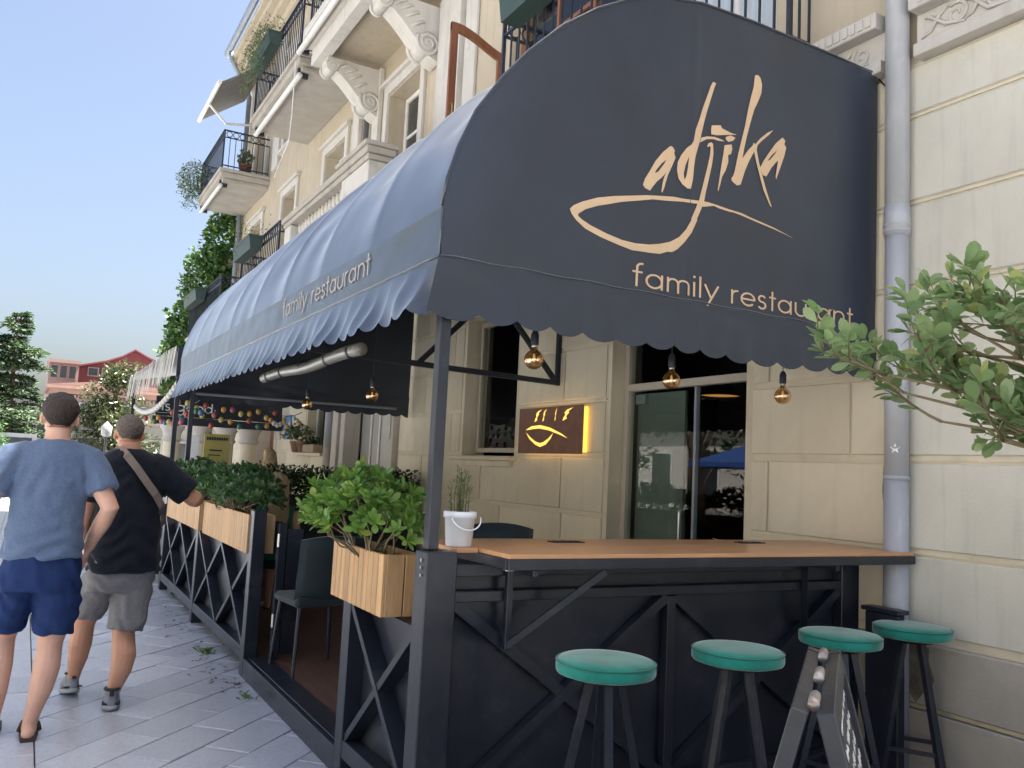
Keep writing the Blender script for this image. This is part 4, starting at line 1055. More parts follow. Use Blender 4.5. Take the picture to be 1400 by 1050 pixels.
for k in range(14): place(bme, 'baluster', K['white_pl'], bs, loc=(3.38, 10.68+k*.165, 4.427))
# great balcony on carved consoles
s_ = MB(); s_.box(3.12, W-.0005, 9.5, 12.62, 7.98, 8.10, .012); s_.box(3.17, W-.0005, 9.55, 12.57, 7.80, 7.978, .015); s_.box(3.25, W-.0005, 9.62, 12.5, 7.68, 7.798, .012); s_.box(3.24, 3.42, 9.63, 12.49, 7.52, 7.678, .01)
bc = part(s_, 'console_balcony', K['white_pl'], bld)
part(MB().box(3.43, W-.001, 9.9, 12.3, 7.665, 7.679), 'soffit', K['cream_up'], bc)
railing(bc, 3.2, 9.6, 12.5, 8.1, 9.05); awn_roll(bc, 3.10, 9.4, 12.7, 7.78)
def console(y):
    top = [(4.24, 7.51), (3.40, 7.51)]
    low = []
    for k in range(25):
        u = k/24; x = 3.36+.86*u; z = 7.36 - .10*math.sin(u*PI*.5)*u - .50*(u*u*(3-2*u)) + (.06 if u < .12 else 0)*0
        low.append((x, z))
    o = part(MB().prism([(4.24, 7.51), (3.36, 7.51)]+low+[(4.24, 6.80)], lambda u, v, d: (u, y+d, v), -.15, .15), 'console', K['white_pl'], bc)
    sp = MB()
    for sd in (-1, 1):
        for cx, cz, r0 in ((4.05, 6.98, .17), (3.44, 7.38, .10)):
            pts = []
            for q in range(34):
                th = q/33*4.5*PI; rr = r0*(1-q/36); pts.append((cx+rr*math.cos(th+2.6), y+sd*(.155+.012*q/33), cz+rr*math.sin(th+2.6)))
            sp.tube(pts, [.028*(1-.5*q/33)*(r0/.17)**.5 for q in range(34)], 7)
        for q in range(6):   # acanthus ribs
            u = q/5; bx_ = 3.56+.42*u; bz_ = 7.43-.36*u*u
            sp.tube([(bx_-.10, y+sd*.152, bz_-.06), (bx_-.02, y+sd*.165, bz_-.01), (bx_+.06, y+sd*.16, bz_+.045), (bx_+.09, y+sd*.152, bz_+.03)], [.008, .022, .02, .006], 6)
    sp.tube([(3.44, y-.17, 7.38), (3.44, y+.17, 7.38)], .085, 14); sp.tube([(4.05, y-.165, 6.98), (4.05, y+.165, 6.98)], .15, 16)
    part(sp, 'console_scroll', K['white_pl'], o, True)
console(9.98); console(12.14)
part(MB().tube([(3.12, 12.95, 7.75), (3.13, 12.97, 6.9), (3.12, 13.0, 6.45), (3.08, 13.3, 6.2), (3.06, 13.5, 6.0)], .008, 5), 'loose_cord', K['white_paint'], bld)

# ================================================================== MAIN DRAINPIPE + CABLES
t = thing('drainpipe', 'grey painted drainpipe running up the wall beside the awning', 'drainpipe', (4.16, 3.035, 0))
part(MB().tube([(4.16, 3.035, 9.0), (4.16, 3.035, 2.995)], .066, 20), 'upper_pipe', K['pipe'], t, True)
part(MB().tube([(4.16, 3.035, 3.10), (4.16, 3.035, 2.93)], .070, 20), 'collar', K['pipe'], t, True)
part(MB().tube([(4.16, 3.035, 2.93), (4.16, 3.035, 1.58)], .064, 20), 'middle_pipe', K['pipe'], t, True)
part(MB().tube([(4.16, 3.035, 1.585), (4.16, 3.035, 1.56)], .069, 20), 'collar', K['pipe_old'], t, True)
part(MB().tube([(4.16, 3.035, 1.565), (4.16, 3.035, .06)], .066, 20), 'lower_pipe', K['pipe_old'], t, True)
for z in (2.955, 2.99): part(MB().tube([(4.16, 3.035, z-.006), (4.16, 3.035, z+.006)], .074, 20), 'band', K['pipe'], t, True)
star = []
for k in range(10):
    a = PI/2+k*PI/5; rr = .030 if k % 2 == 0 else .012; star.append((rr*math.cos(a), rr*math.sin(a)))
stm = MB()
fa = math.atan2(-3.035, -4.16)
stm.prism(star, lambda u, v, d: (4.16+math.cos(fa+u/.066-.1)*(.0645+d), 3.035+math.sin(fa+u/.066-.1)*(.0645+d), 1.73+v), .0002, .0012)
part(stm, 'star_sticker', K['white'], t)
t = thing('wall_cable', 'thin black cable hanging beside the drainpipe', 'cable', (4.2, 3.14, .9))
part(MB().tube([(4.20, 3.19, 3.93), (4.205, 3.13, 3.85), (4.215, 3.12, 3.3), (4.21, 3.125, 2.4), (4.215, 3.135, 1.9), (4.205, 3.15, 1.5), (4.21, 3.13, 1.25), (4.215, 3.13, .9)], .0055, 6), 'cord', K['iron'], t, True)

# ================================================================== BACKLIT WALL SIGN
K['glow'] = emit('sign_glow', (1.0, .60, .10), .24)
K['corten'] = nmat('brown_sign_plate', (.20, .088, .055), .6, var=.16, vs=14)
t = thing('wall_sign', 'small brown wall sign backlit in yellow with a bowl logo', 'sign', (W-.1, 6.64, 1.68))
part(MB().box(W-.085, W-.075, 6.10, 7.20, 1.685, 2.115, .002), 'plate', K['corten'], t)
part(MB().box(W-.074, W-.03, 6.102, 7.15, 1.70, 2.10), 'light_box', K['glow'], t)
def fs(u, v, d):   # map the big logo (x 1.9..4.1, z 2.65..3.9) on to the plate
    return (W-.0852-d, 7.07-(u-2.05)*.552, 1.745+(v-2.49)*.33)
lm = MB()
lm.flat([[(2.05, 2.98), (2.25, 3.09), (2.55, 3.11), (2.85, 3.03), (3.2, 2.86), (3.4, 2.72), (3.15, 2.83), (2.8, 2.96), (2.5, 3.02), (2.25, 3.00)]], fs, .001)
lm.flat([[(2.07, 2.92), (2.2, 2.72), (2.4, 2.56), (2.56, 2.49), (2.74, 2.56), (2.88, 2.72), (2.96, 2.88), (2.8, 2.72), (2.66, 2.63), (2.55, 2.60), (2.4, 2.65), (2.22, 2.78)]], fs, .0012)
def frag(u, s_=1.0, k=.001):
    lm.flat([[(u, 3.20), (u+.12*s_, 3.26), (u+.10*s_, 3.33), (u+.18*s_, 3.42), (u+.16*s_, 3.46), (u+.30*s_, 3.56), (u+.12*s_, 3.50), (u+.05*s_, 3.42), (u+.08*s_, 3.36), (u+.03*s_, 3.30)]], fs, k)
frag(2.34, .8); frag(2.60, .45, .0013); frag(3.22, 1.05, .0011); frag(2.98, .25, .0012)
part(lm, 'cut_out_logo', K['glow'], t, flip=False)

# ================================================================== INTERIOR PENDANT
t = thing('pendant_lamp', 'black dome pendant lamp with orange inside, behind the glass door', 'lamp', (5.6, 5.95, 2.3))
part(MB().lathe([(.19, 0), (.185, .02), (.13, .13), (.05, .17), (.04, .24), (.012, .25)], (5.6, 5.95, 2.30), 24, False), 'shade', K['iron'], t, True)
part(MB().lathe([(.001, .02), (.176, .012)], (5.6, 5.95, 2.30), 24, False), 'lit_inside', emit('lamp_inside', (1, .42, .12), .09), t)
part(MB().tube([(5.6, 5.95, 2.54), (5.6, 5.95, 3.9)], .006, 6), 'cord', K['iron'], t)

# ================================================================== FOLIAGE HELPERS
def leaf_cloud(mb, pts, size, r, upb=.5, wid=.5):
    for p in pts:
        d = Vector((r.gauss(0, 1), r.gauss(0, 1), r.gauss(0, .7))).normalized(); n_ = (Vector((r.gauss(0, .6), r.gauss(0, .6), upb+r.random()))).normalized()
        w = d.cross(n_)
        if w.length < .05: continue
        w.normalize(); l = size*r.uniform(.6, 1.3); q = w*l*wid*.5; m_ = p+d*l*.5 - n_*l*.08
        mb.add([p, m_+q, p+d*l, m_-q], [(0, 1, 2, 3)])
    return mb
def clump_pts(r, n, c, rad, shell=.55):
    out = []
    for _ in range(n):
        u = Vector((r.gauss(0, 1), r.gauss(0, 1), r.gauss(0, 1))).normalized(); k = r.uniform(shell**3, 1)**(1/3)
        b = 1+.28*noise.noise(u*1.9+Vector((c[0], c[1], c[2])))
        out.append(Vector((c[0]+u.x*rad[0]*k*b, c[1]+u.y*rad[1]*k*b, c[2]+u.z*rad[2]*k*b)))
    return out

# ================================================================== INSIDE THE TERRACE
r = random.Random(21)
t = thing('hedge_planter', 'black trough planter closing the far end of the terrace', 'planter', (3.2, 9.7, .12))
part(MB().box(2.0, 4.15, 9.5, 9.52, .125, 1.12, .004), 'front_board', K['frame'], t); part(MB().box(2.0, 4.15, 9.86, 9.88, .125, 1.12, .004), 'back_board', K['frame'], t)
part(MB().box(2.0, 2.02, 9.522, 9.858, .125, 1.12), 'end_board', K['frame'], t); part(MB().box(2.025, 4.14, 9.525, 9.855, .9, 1.07), 'soil', K['soil'], t)
h = MB(); leaf_cloud(h, [Vector((r.uniform(2.0, 4.15), r.uniform(9.46, 9.95), 1.06+.34*r.random()**.7*(1+.18*math.sin(i*.01)))) for i in range(9000)], .05, r)
hd = thing('box_hedge', 'dark clipped hedge in the black trough at the terrace end', 'hedge', (3.2, 9.7, 1.08)); part(h, 'foliage', K['hedge'], hd, flip=False, kind='stuff')
st = MB()
for k in range(9): st.tube([(2.15+k*.22, 9.69, .95), (2.17+k*.22, 9.69, 1.2)], .008, 5)
part(st, 'stem', K['twig'], hd)
K['chairg'] = nmat('dark_green_upholstery', (.010, .022, .026), .7, var=.2, sheen=.2)
def chair(x, y, rz, zs, label, back=1.0, first={}):
    t = thing('dining_chair', label, 'chair', (0, 0, 0), 'dark chairs on the terrace')
    part(MB().box(-.22, .22, -.21, .21, .44, .50, .02), 'seat', K['chairg'], t)
    b = MB(); n = 8
    for i in range(n+1):
        for j in range(6):
            u = i/n*2-1; v = j/5; b.v.append((u*.215, .20-.05*u*u+.06*v, .46+v*(back-.46)-.03*u*u*v))
    for i in range(n):
        for j in range(5): b.f.append((i*6+j, (i+1)*6+j, (i+1)*6+j+1, i*6+j+1))
    o = part(b, 'backrest', K['chairg'], t, True); sm = o.modifiers.new('thickness', 'SOLIDIFY'); sm.thickness = .03
    for sx in (-1, 1):
        for sy in (-1, 1): part(MB().tube([(sx*.18, sy*.17, .44), (sx*.21, sy*.21, 0)], [.016, .011], 8), 'leg', K['iron'], t)
    t.location = (x, y, zs); t.rotation_euler = (0, 0, rz); return t
chair(1.80, 5.74, PI+.1, .12, 'dark green chair seen through the entrance gap', .90)
chair(2.33, 4.35, PI-.2, .12, 'black chair whose back shows just above the counter', 1.10)
chair(1.98, 7.75, 2.6, .12, 'dark chair of the seated woman behind the planter', .86)
t = thing('dining_table', 'dark square table inside the terrace entrance', 'table', (2.75, 5.5, .12))
part(MB().box(2.40, 3.10, 5.15, 5.85, .83, .86, .006), 'table_top', K['tabletop'], t); part(MB().box(2.72, 2.78, 5.47, 5.53, .14, .829), 'column', K['iron'], t); part(MB().box(2.5, 3.0, 5.25, 5.75, .125, .14, .004), 'foot', K['iron'], t)

# ================================================================== PEOPLE
def bake(mb, name, mat, parent, voxel=.012, it=6, disp=0, dscale=.12, label=None, fac=.5, fold=None):
    me = mb.mesh(name, True); ob = bpy.data.objects.new('tmp', me); COL.objects.link(ob)
    m = ob.modifiers.new('r', 'REMESH'); m.mode = 'VOXEL'; m.voxel_size = voxel; m.use_smooth_shade = True
    s_ = ob.modifiers.new('s', 'SMOOTH'); s_.iterations = it; s_.factor = fac
    if disp:
        tx = bpy.data.textures.new(name+'_folds', 'CLOUDS'); tx.noise_scale = dscale; tx.noise_depth = 2
        d = ob.modifiers.new('d', 'DISPLACE'); d.texture = tx; d.strength = disp; d.texture_coords = 'GLOBAL'; d.mid_level = .5
    dg = bpy.context.evaluated_depsgraph_get()
    nm = bpy.data.meshes.new_from_object(ob.evaluated_get(dg)); nm.name = name
    bpy.data.objects.remove(ob); nm.materials.clear()
    if fold:
        nr = [v.normal.copy() for v in nm.vertices]
        for v, n_ in zip(nm.vertices, nr): v.co += n_*fold(v.co)
    nm.polygons.foreach_set('use_smooth', [True]*len(nm.polygons))
    o = place(nm, name, mat, parent)
    if label: o['label'] = label
    return o
def tee_fold(cx, zh):
    def f(p):
        k = max(0, min(1, (1.25-p.z)/.35)); q = noise.noise(Vector((p.x*5+cx, p.y*4, p.z*3)))
        w = math.sin(p.z*62 + 9*q + 5*abs(p.x-cx)) * .0075 * k
        d_ = math.sin((p.z*1.0 + abs(p.x-cx)*1.5)*40 + 6*q) * .005 * max(0, 1-abs(p.z-1.32)/.14)
        hem = .004 if p.z < zh+.018 else 0
        return w + d_ + hem + .004*noise.noise(p*14)
    return f
def short_fold(p):
    q = noise.noise(Vector((p.x*7, p.y*5, p.z*4)))
    return math.sin(p.z*48+8*q+p.x*30)*.005 + .005*noise.noise(p*12)
def strands(par, src, mat, n, l, dn, w=.0011, seed=1):
    r = random.Random(seed); mb = MB(); me = src.data; P_ = list(me.polygons)
    for k in range(n):
        f_ = P_[r.randrange(len(P_))]; c = f_.center; n_ = f_.normal
        d = (n_*.28 + Vector((0, 0, dn)) + Vector((r.gauss(0, .15), r.gauss(0, .15), r.gauss(0, .1)))).normalized(); s_ = d.cross(n_)
        if s_.length < .05: continue
        s_ = s_.normalized()*w; ll = l*r.uniform(.6, 1.3); p = c-n_*.002
        mb.add([p-s_, p+s_, p+d*ll], [(0, 1, 2)])
    o = part(mb, 'hair_strands', mat, src, False, False, kind='stuff'); return o
def head(b, c, s=1.0, f=Vector((0, 1, 0)), hair=None, ears=True):
    """head of height ~.235*s centred at c, facing f"""
    c = Vector(c); a = math.atan2(f.x, f.y); M3 = Matrix.Rotation(-a, 3, 'Z')
    P_ = lambda x, y, z: c + M3 @ Vector((x*s, y*s, z*s))
    b.blob(P_(0, -.012, .03), (.078*s, .094*s, .088*s), 18, 12, M3)
    b.blob(P_(0, .018, -.035), (.066*s, .074*s, .085*s), 16, 10, M3)
    b.blob(P_(0, .085, -.012), (.013*s, .020*s, .024*s), 10, 6, M3)
    b.blob(P_(0, .060, -.075), (.034*s, .030*s, .030*s), 10, 6, M3)
    b.blob(P_(0, .088, -.055), (.022*s, .008*s, .006*s), 10, 6, M3)
    for sx in (-1, 1):
        if ears: b.blob(P_(sx*.081, -.008, -.012), (.010*s, .020*s, .033*s), 10, 7, M3 @ Matrix.Rotation(sx*.35, 3, 'Z'))
        b.blob(P_(sx*.032, .078, .012), (.014*s, .008*s, .009*s), 8, 6, M3)
def skull_r(c, q, z):
    """outline radius of the bare skull in direction (c, q) at height z (unit head)"""
    best = .03
    for cy, cz, rx, ry, rz in ((-.012, .03, .078, .094, .088), (.018, -.035, .066, .074, .085)):
        k = 1-((z-cz)/rz)**2
        if k <= 0: continue
        k = k**.5; A = (c/(rx*k))**2 + (q/(ry*k))**2; B = -2*q*cy/(ry*k)**2; C_ = (cy/(ry*k))**2-1; D = B*B-4*A*C_
        if D > 0: best = max(best, (-B+D**.5)/(2*A))
    return best
def hair_cap(b, c, s=1.0, f=Vector((0, 1, 0)), t=.008, low=-.06):
    """close-cropped hair that follows the skull and thins out towards nape, temples and ears"""
    c = Vector(c); a = math.atan2(f.x, f.y); M3 = Matrix.Rotation(-a, 3, 'Z'); n = 36
    base = len(b.v); rows = 16; zmax = .118+t
    for i in range(rows+1):
        u = i/rows
        for k in range(n):
            g = 2*PI*k/n; cg, sg = math.cos(g), math.sin(g); fr = (sg+1)/2
            lowz = low - .012 + .10*fr**1.4 + (.030 if abs(cg) > .78 else 0) + .007*noise.noise(Vector((cg*4, sg*4, s*9)))
            z = lowz + (zmax-lowz)*math.sin(u*PI/2)
            w = max(0, min(1, (z-lowz)/.055)); te = -.005 + (t+.005)*w*w*(3-2*w)
            if z > .112: r_ = .02*max(0, (zmax-z)/(zmax-.112)) + .004
            else: r_ = skull_r(cg, sg, z) + te
            if z > .085: r_ = max(r_, (.078+t)*max(0, 1-((z-.03)/(.088+t))**2)**.5)
            b.v.append(tuple(c + M3 @ Vector((cg*r_*s, sg*r_*s, z*s))))
    for i in range(rows):
        for k in range(n): b.f.append((base+i*n+k, base+i*n+(k+1) % n, base+(i+1)*n+(k+1) % n, base+(i+1)*n+k))
    b.f.append(tuple(base+k for k in reversed(range(n)))); b.f.append(tuple(base+rows*n+k for k in range(n)))
def hand(b, wrist, d, palm_n, s=1.0, curl=.5):
    """palm with four fingers and a thumb; d points to the fingertips"""
    w = Vector(wrist); d = Vector(d).normalized(); nrm = Vector(palm_n); nrm = (nrm-d*nrm.dot(d)).normalized(); sd = d.cross(nrm)
    for k, (off, l) in enumerate(((-.030, .068), (-.010, .076), (.010, .072), (.029, .058))):
        b.tube([w-d*.01+sd*off*.5*s, w+d*.045*s+sd*off*.8*s, w+d*.088*s+sd*off*s], [.017*s, .015*s, .0115*s], 8)
        p = w+d*.085*s+sd*off*s; dd = d.copy(); pts = [p]; 
        for q in range(3):
            dd = (dd + nrm*curl*.55).normalized(); p = p+dd*l*s/2.6; pts.append(p)
        b.tube(pts, [.0098*s, .0092*s, .0085*s, .0068*s], 8)
    p = w+d*.02*s-sd*.03*s; pts = [p, p+(d*.5-sd*.8+nrm*.3).normalized()*.035*s, p+(d*.8-sd*.6+nrm*.5).normalized()*.068*s, p+(d*1.0-sd*.45+nrm*.7).normalized()*.092*s]
    b.tube(pts, [.014*s, .013*s, .0105*s, .008*s], 8)
def limb(b, pts, rs, n=14): b.tube(pts, rs, n)
K['tee_blue'] = nmat('heather_blue_jersey', (.098, .138, .222), .9, var=.18, vs=120, bump=.15, bs=25, sheen=.2, spec=.2)
K['shorts_blue'] = nmat('navy_shorts_cloth', (.013, .030, .100), .85, var=.12, vs=60, bump=.2, bs=22, spec=.2)
K['tee_black'] = nmat('black_jersey', (.010, .012, .020), .9, var=.2, vs=20, bump=.2, bs=18, spec=.25, sheen=.1)
K['shorts_grey'] = nmat('grey_shorts_cloth', (.19, .19, .195), .9, var=.12, vs=50, bump=.2, bs=22, spec=.2)
K['hair_dark'] = nmat('dark_brown_hair', (.028, .017, .013), .6, var=.5, vs=60, stretch=(4, 4, .8), bump=.7, bs=110)
K['hair_grey'] = nmat('grey_brown_hair', (.11, .085, .068), .7, var=.45, vs=70, bump=.7, bs=130)
K['hair_blond'] = nmat('blond_hair', (.46, .33, .20), .5, var=.4, vs=30, stretch=(8, 8, .4), bump=.5, bs=60)
K['sandal'] = nmat('brown_sandal', (.035, .022, .017), .6, var=.2)
K['shoe'] = nmat('grey_trainer', (.20, .22, .25), .7, var=.25, vs=30)
K['shoe_dark'] = nmat('trainer_dark_trim', (.02, .022, .03), .7, var=.2)
K['strap'] = nmat('taupe_strap', (.20, .155, .12), .7, var=.12, vs=40)

# ---- man in the blue T-shirt
m1 = thing('person', 'man in heather blue t-shirt and navy shorts walking away on the left', 'person', (.12, 5.2, 0))
Yb = 5.2
sk = MB()
head(sk, (.148, Yb+.03, 1.675), 1.05)
sk.rings([(.148, Yb+.005, 1.62, .060, .066), (.146, Yb-.005, 1.56, .064, .068), (.14, Yb-.01, 1.50, .10, .085), (.135, Yb-.01, 1.42, .15, .10), (.135, Yb, 1.2, .15, .10), (.135, Yb, .95, .15, .11), (.135, Yb, .86, .16, .12)], 18)
limb(sk, [(.30, Yb-.01, 1.46), (.345, Yb-.03, 1.38), (.385, Yb-.06, 1.29), (.428, Yb-.10, 1.20), (.405, Yb-.02, 1.12), (.372, Yb+.07, 1.03), (.352, Yb+.11, .965)], [.065, .060, .052, .047, .046, .038, .030])
hand(sk, (.350, Yb+.115, .955), (-.12, .25, -1), (-1, .1, 0), 1.0, .45)
limb(sk, [(-.03, Yb-.01, 1.46), (-.085, Yb-.03, 1.36), (-.125, Yb-.05, 1.27), (-.15, Yb-.06, 1.17), (-.14, Yb+.03, 1.06), (-.13, Yb+.12, .97)], [.065, .060, .052, .046, .043, .030])
hand(sk, (-.13, Yb+.125, .96), (.05, .35, -1), (1, .1, 0), 1.0, .45)
# right leg planted, left leg trailing forward and out of frame
limb(sk, [(.215, Yb, .86), (.225, Yb, .70), (.215, Yb+.01, .55), (.212, Yb+.02, .48), (.205, Yb-.015, .36), (.19, Yb-.02, .26), (.168, Yb-.01, .16), (.155, Yb-.005, .09), (.152, Yb, .05)], [.10, .092, .075, .062, .066, .058, .043, .036, .038])
sk.blob((.15, Yb-.035, .038), (.034, .045, .036)); sk.blob((.155, Yb+.06, .035), (.040, .095, .028)); sk.blob((.16, Yb+.15, .028), (.045, .05, .018))
for k in range(5): sk.blob((.128+.017*k, Yb+.195-.010*k*k*.5, .024), (.010 if k else .013, .02, .012), 8, 6)
limb(sk, [(.055, Yb+.02, .86), (.02, Yb+.06, .72), (-.005, Yb+.12, .56), (-.01, Yb+.14, .49), (-.012, Yb+.09, .36), (-.015, Yb+.07, .24), (-.018, Yb+.10, .12), (-.018, Yb+.12, .06)], [.10, .09, .074, .062, .064, .055, .04, .036])
sk.blob((-.02, Yb+.10, .04), (.034, .045, .036)); sk.blob((-.02, Yb+.19, .035), (.040, .095, .027)); sk.blob((-.02, Yb+.28, .028), (.045, .05, .018))
bake(sk, 'body', K['skin'], m1, .0075, 3)
hb = MB(); hair_cap(hb, (.148, Yb+.03, 1.675), 1.05, t=.013, low=-.055); h_ = bake(hb, 'hair', K['hair_dark'], m1, .007, 2, .010, .02); strands(m1, h_, K['hair_dark'], 6000, .014, -.8, .0008, seed=1)
ts = MB()
ts.rings([(.145, Yb-.008, 1.555, .082, .085), (.14, Yb-.008, 1.525, .135, .100), (.137, Yb-.005, 1.49, .185, .115), (.135, Yb, 1.42, .205, .128), (.134, Yb, 1.32, .195, .130), (.134, Yb, 1.2, .180, .128), (.134, Yb+.005, 1.08, .182, .132), (.135, Yb+.005, .98, .190, .138), (.135, Yb+.005, .935, .193, .140)], 28, 2.3)
limb(ts, [(.24, Yb-.005, 1.475), (.31, Yb-.015, 1.445), (.36, Yb-.035, 1.375), (.392, Yb-.065, 1.285)], [.075, .086, .082, .078])
limb(ts, [(.03, Yb-.005, 1.475), (-.045, Yb-.015, 1.445), (-.10, Yb-.035, 1.36), (-.132, Yb-.055, 1.265)], [.075, .086, .082, .078])
bake(ts, 't_shirt', K['tee_blue'], m1, .009, 4, .018, .10, fold=tee_fold(.135, .935))
sh_ = MB()
sh_.rings([(.135, Yb+.005, .96, .180, .130), (.135, Yb+.005, .88, .192, .140), (.135, Yb+.005, .80, .196, .140), (.135, Yb+.005, .76, .19, .13)], 26, 2.3)
limb(sh_, [(.215, Yb, .84), (.228, Yb, .70), (.222, Yb+.005, .60), (.218, Yb+.008, .535)], [.112, .112, .108, .104])
limb(sh_, [(.055, Yb+.02, .84), (.022, Yb+.055, .72), (.0, Yb+.095, .62), (-.006, Yb+.11, .56)], [.112, .108, .104, .100])
bake(sh_, 'shorts', K['shorts_blue'], m1, .009, 3, .016, .11, fold=short_fold)
fb = MB(); fb.prism([(.117, -.075), (.185, -.078), (.20, .06), (.205, .16), (.175, .205), (.125, .20), (.11, .06)], lambda u, v, d: (u, Yb+v, d), .002, .022)
sdl = part(fb, 'sandal', K['sandal'], m1)
part(MB().tube([(.108, Yb+.07, .02), (.125, Yb+.10, .062), (.158, Yb+.13, .066), (.195, Yb+.10, .05), (.205, Yb+.07, .02)], .012, 6), 'sandal_strap', K['sandal'], sdl, True)
fb = MB(); fb.prism([(-.055, .06), (.015, .06), (.03, .20), (.03, .30), (.0, .335), (-.05, .33), (-.062, .20)], lambda u, v, d: (u, Yb+v, d), .002, .022); part(fb, 'sandal', K['sandal'], m1)

# ---- man in the black T-shirt leaning his elbow on the planter
m2 = thing('person', 'man in black t-shirt and grey shorts with a strap across his back', 'person', (.5, 5.75, 0))
Yb = 5.76
sk = MB(); hc = (.555, Yb+.035, 1.618)
head(sk, hc, .99)
sk.rings([(.558, Yb+.005, 1.57, .062, .068), (.562, Yb-.005, 1.52, .067, .070), (.57, Yb-.01, 1.46, .10, .09), (.575, Yb, 1.38, .15, .10), (.58, Yb, 1.1, .16, .12), (.58, Yb, .9, .16, .12), (.575, Yb, .78, .16, .12)], 18)
limb(sk, [(.74, Yb, 1.42), (.82, Yb-.01, 1.35), (.90, Yb-.01, 1.28), (.965, Yb, 1.225), (.985, Yb+.05, 1.222), (.99, Yb+.17, 1.24), (.985, Yb+.27, 1.25)], [.066, .062, .055, .050, .049, .043, .030])
hand(sk, (.985, Yb+.275, 1.25), (.1, 1, .05), (0, 0, -1), 1.0, .35)
limb(sk, [(.43, Yb, 1.41), (.385, Yb+.0, 1.30), (.36, Yb+.01, 1.18), (.35, Yb+.05, 1.08), (.36, Yb+.14, .99), (.38, Yb+.22, .92)], [.066, .06, .053, .048, .042, .031])
hand(sk, (.382, Yb+.225, .915), (.1, .5, -1), (1, .1, 0), 1.0, .45)
limb(sk, [(.655, Yb-.0, .78), (.645, Yb-.03, .62), (.625, Yb-.05, .47), (.618, Yb-.06, .42), (.625, Yb-.115, .30), (.615, Yb-.13, .22), (.59, Yb-.13, .13), (.578, Yb-.12, .07)], [.105, .095, .074, .064, .070, .060, .042, .037])
sk.blob((.577, Yb-.10, .055), (.035, .07, .04))
limb(sk, [(.49, Yb+.03, .78), (.455, Yb+.10, .64), (.425, Yb+.18, .50), (.415, Yb+.20, .44), (.405, Yb+.19, .33), (.40, Yb+.20, .24), (.392, Yb+.23, .15), (.388, Yb+.25, .10)], [.105, .092, .074, .064, .068, .058, .042, .037])
sk.blob((.388, Yb+.28, .08), (.035, .07, .04))
bake(sk, 'body', K['skin2'], m2, .0075, 3)
hb = MB(); hair_cap(hb, hc, .99, t=.007, low=-.045); h_ = bake(hb, 'hair', K['hair_grey'], m2, .006, 2, .006, .015); strands(m2, h_, K['hair_grey'], 6000, .009, -.6, .0008, seed=2)
ts = MB()
ts.rings([(.562, Yb-.006, 1.525, .080, .085), (.565, Yb-.006, 1.495, .135, .105), (.57, Yb, 1.455, .190, .125), (.575, Yb, 1.38, .212, .140), (.58, Yb, 1.28, .198, .148), (.582, Yb, 1.15, .192, .155), (.585, Yb, 1.0, .198, .162), (.588, Yb, .86, .203, .160), (.59, Yb, .79, .205, .158)], 28, 2.3)
limb(ts, [(.68, Yb, 1.435), (.75, Yb-.003, 1.405), (.83, Yb-.01, 1.33), (.925, Yb-.01, 1.262)], [.085, .098, .096, .088])
limb(ts, [(.46, Yb, 1.435), (.415, Yb, 1.38), (.385, Yb, 1.29), (.368, Yb+.01, 1.205)], [.08, .090, .088, .082])
bake(ts, 't_shirt', K['tee_black'], m2, .009, 4, .018, .11, fold=tee_fold(.58, .79))
sh_ = MB()
sh_.rings([(.58, Yb, .88, .180, .14), (.578, Yb, .80, .190, .145), (.575, Yb, .71, .195, .14), (.573, Yb, .67, .185, .13)], 26, 2.3)
limb(sh_, [(.66, Yb, .76), (.650, Yb-.02, .63), (.630, Yb-.045, .50), (.622, Yb-.055, .435)], [.112, .112, .110, .108])
limb(sh_, [(.49, Yb+.03, .76), (.458, Yb+.09, .65), (.432, Yb+.15, .55), (.425, Yb+.165, .505)], [.112, .108, .104, .100])
bake(sh_, 'shorts', K['shorts_grey'], m2, .009, 3, .016, .11, fold=short_fold)
sp = MB(); pp = [(.485, 1.535, .03), (.505, 1.522, -.075), (.535, 1.49, -.118), (.60, 1.41, -.146), (.66, 1.33, -.156), (.715, 1.26, -.148), (.76, 1.19, -.115), (.79, 1.12, -.03), (.80, 1.05, .06)]
for i, (x, z, y) in enumerate(pp):
    px_, pz_ = (.74, .67); sp.v += [(x-.014, Yb+y-.006, z-.018), (x+.014, Yb+y-.006, z+.018), (x+.014, Yb+y+.004, z+.018), (x-.014, Yb+y+.004, z-.018)]
for i in range(len(pp)-1):
    for k in range(4): sp.f.append((i*4+k, i*4+(k+1) % 4, i*4+4+(k+1) % 4, i*4+4+k))
stp = part(sp, 'shoulder_strap', K['strap'], m2)
part(MB().box(.745, .795, Yb-.10, Yb-.085, 1.135, 1.20, .004), 'buckle', K['shoe_dark'], stp)
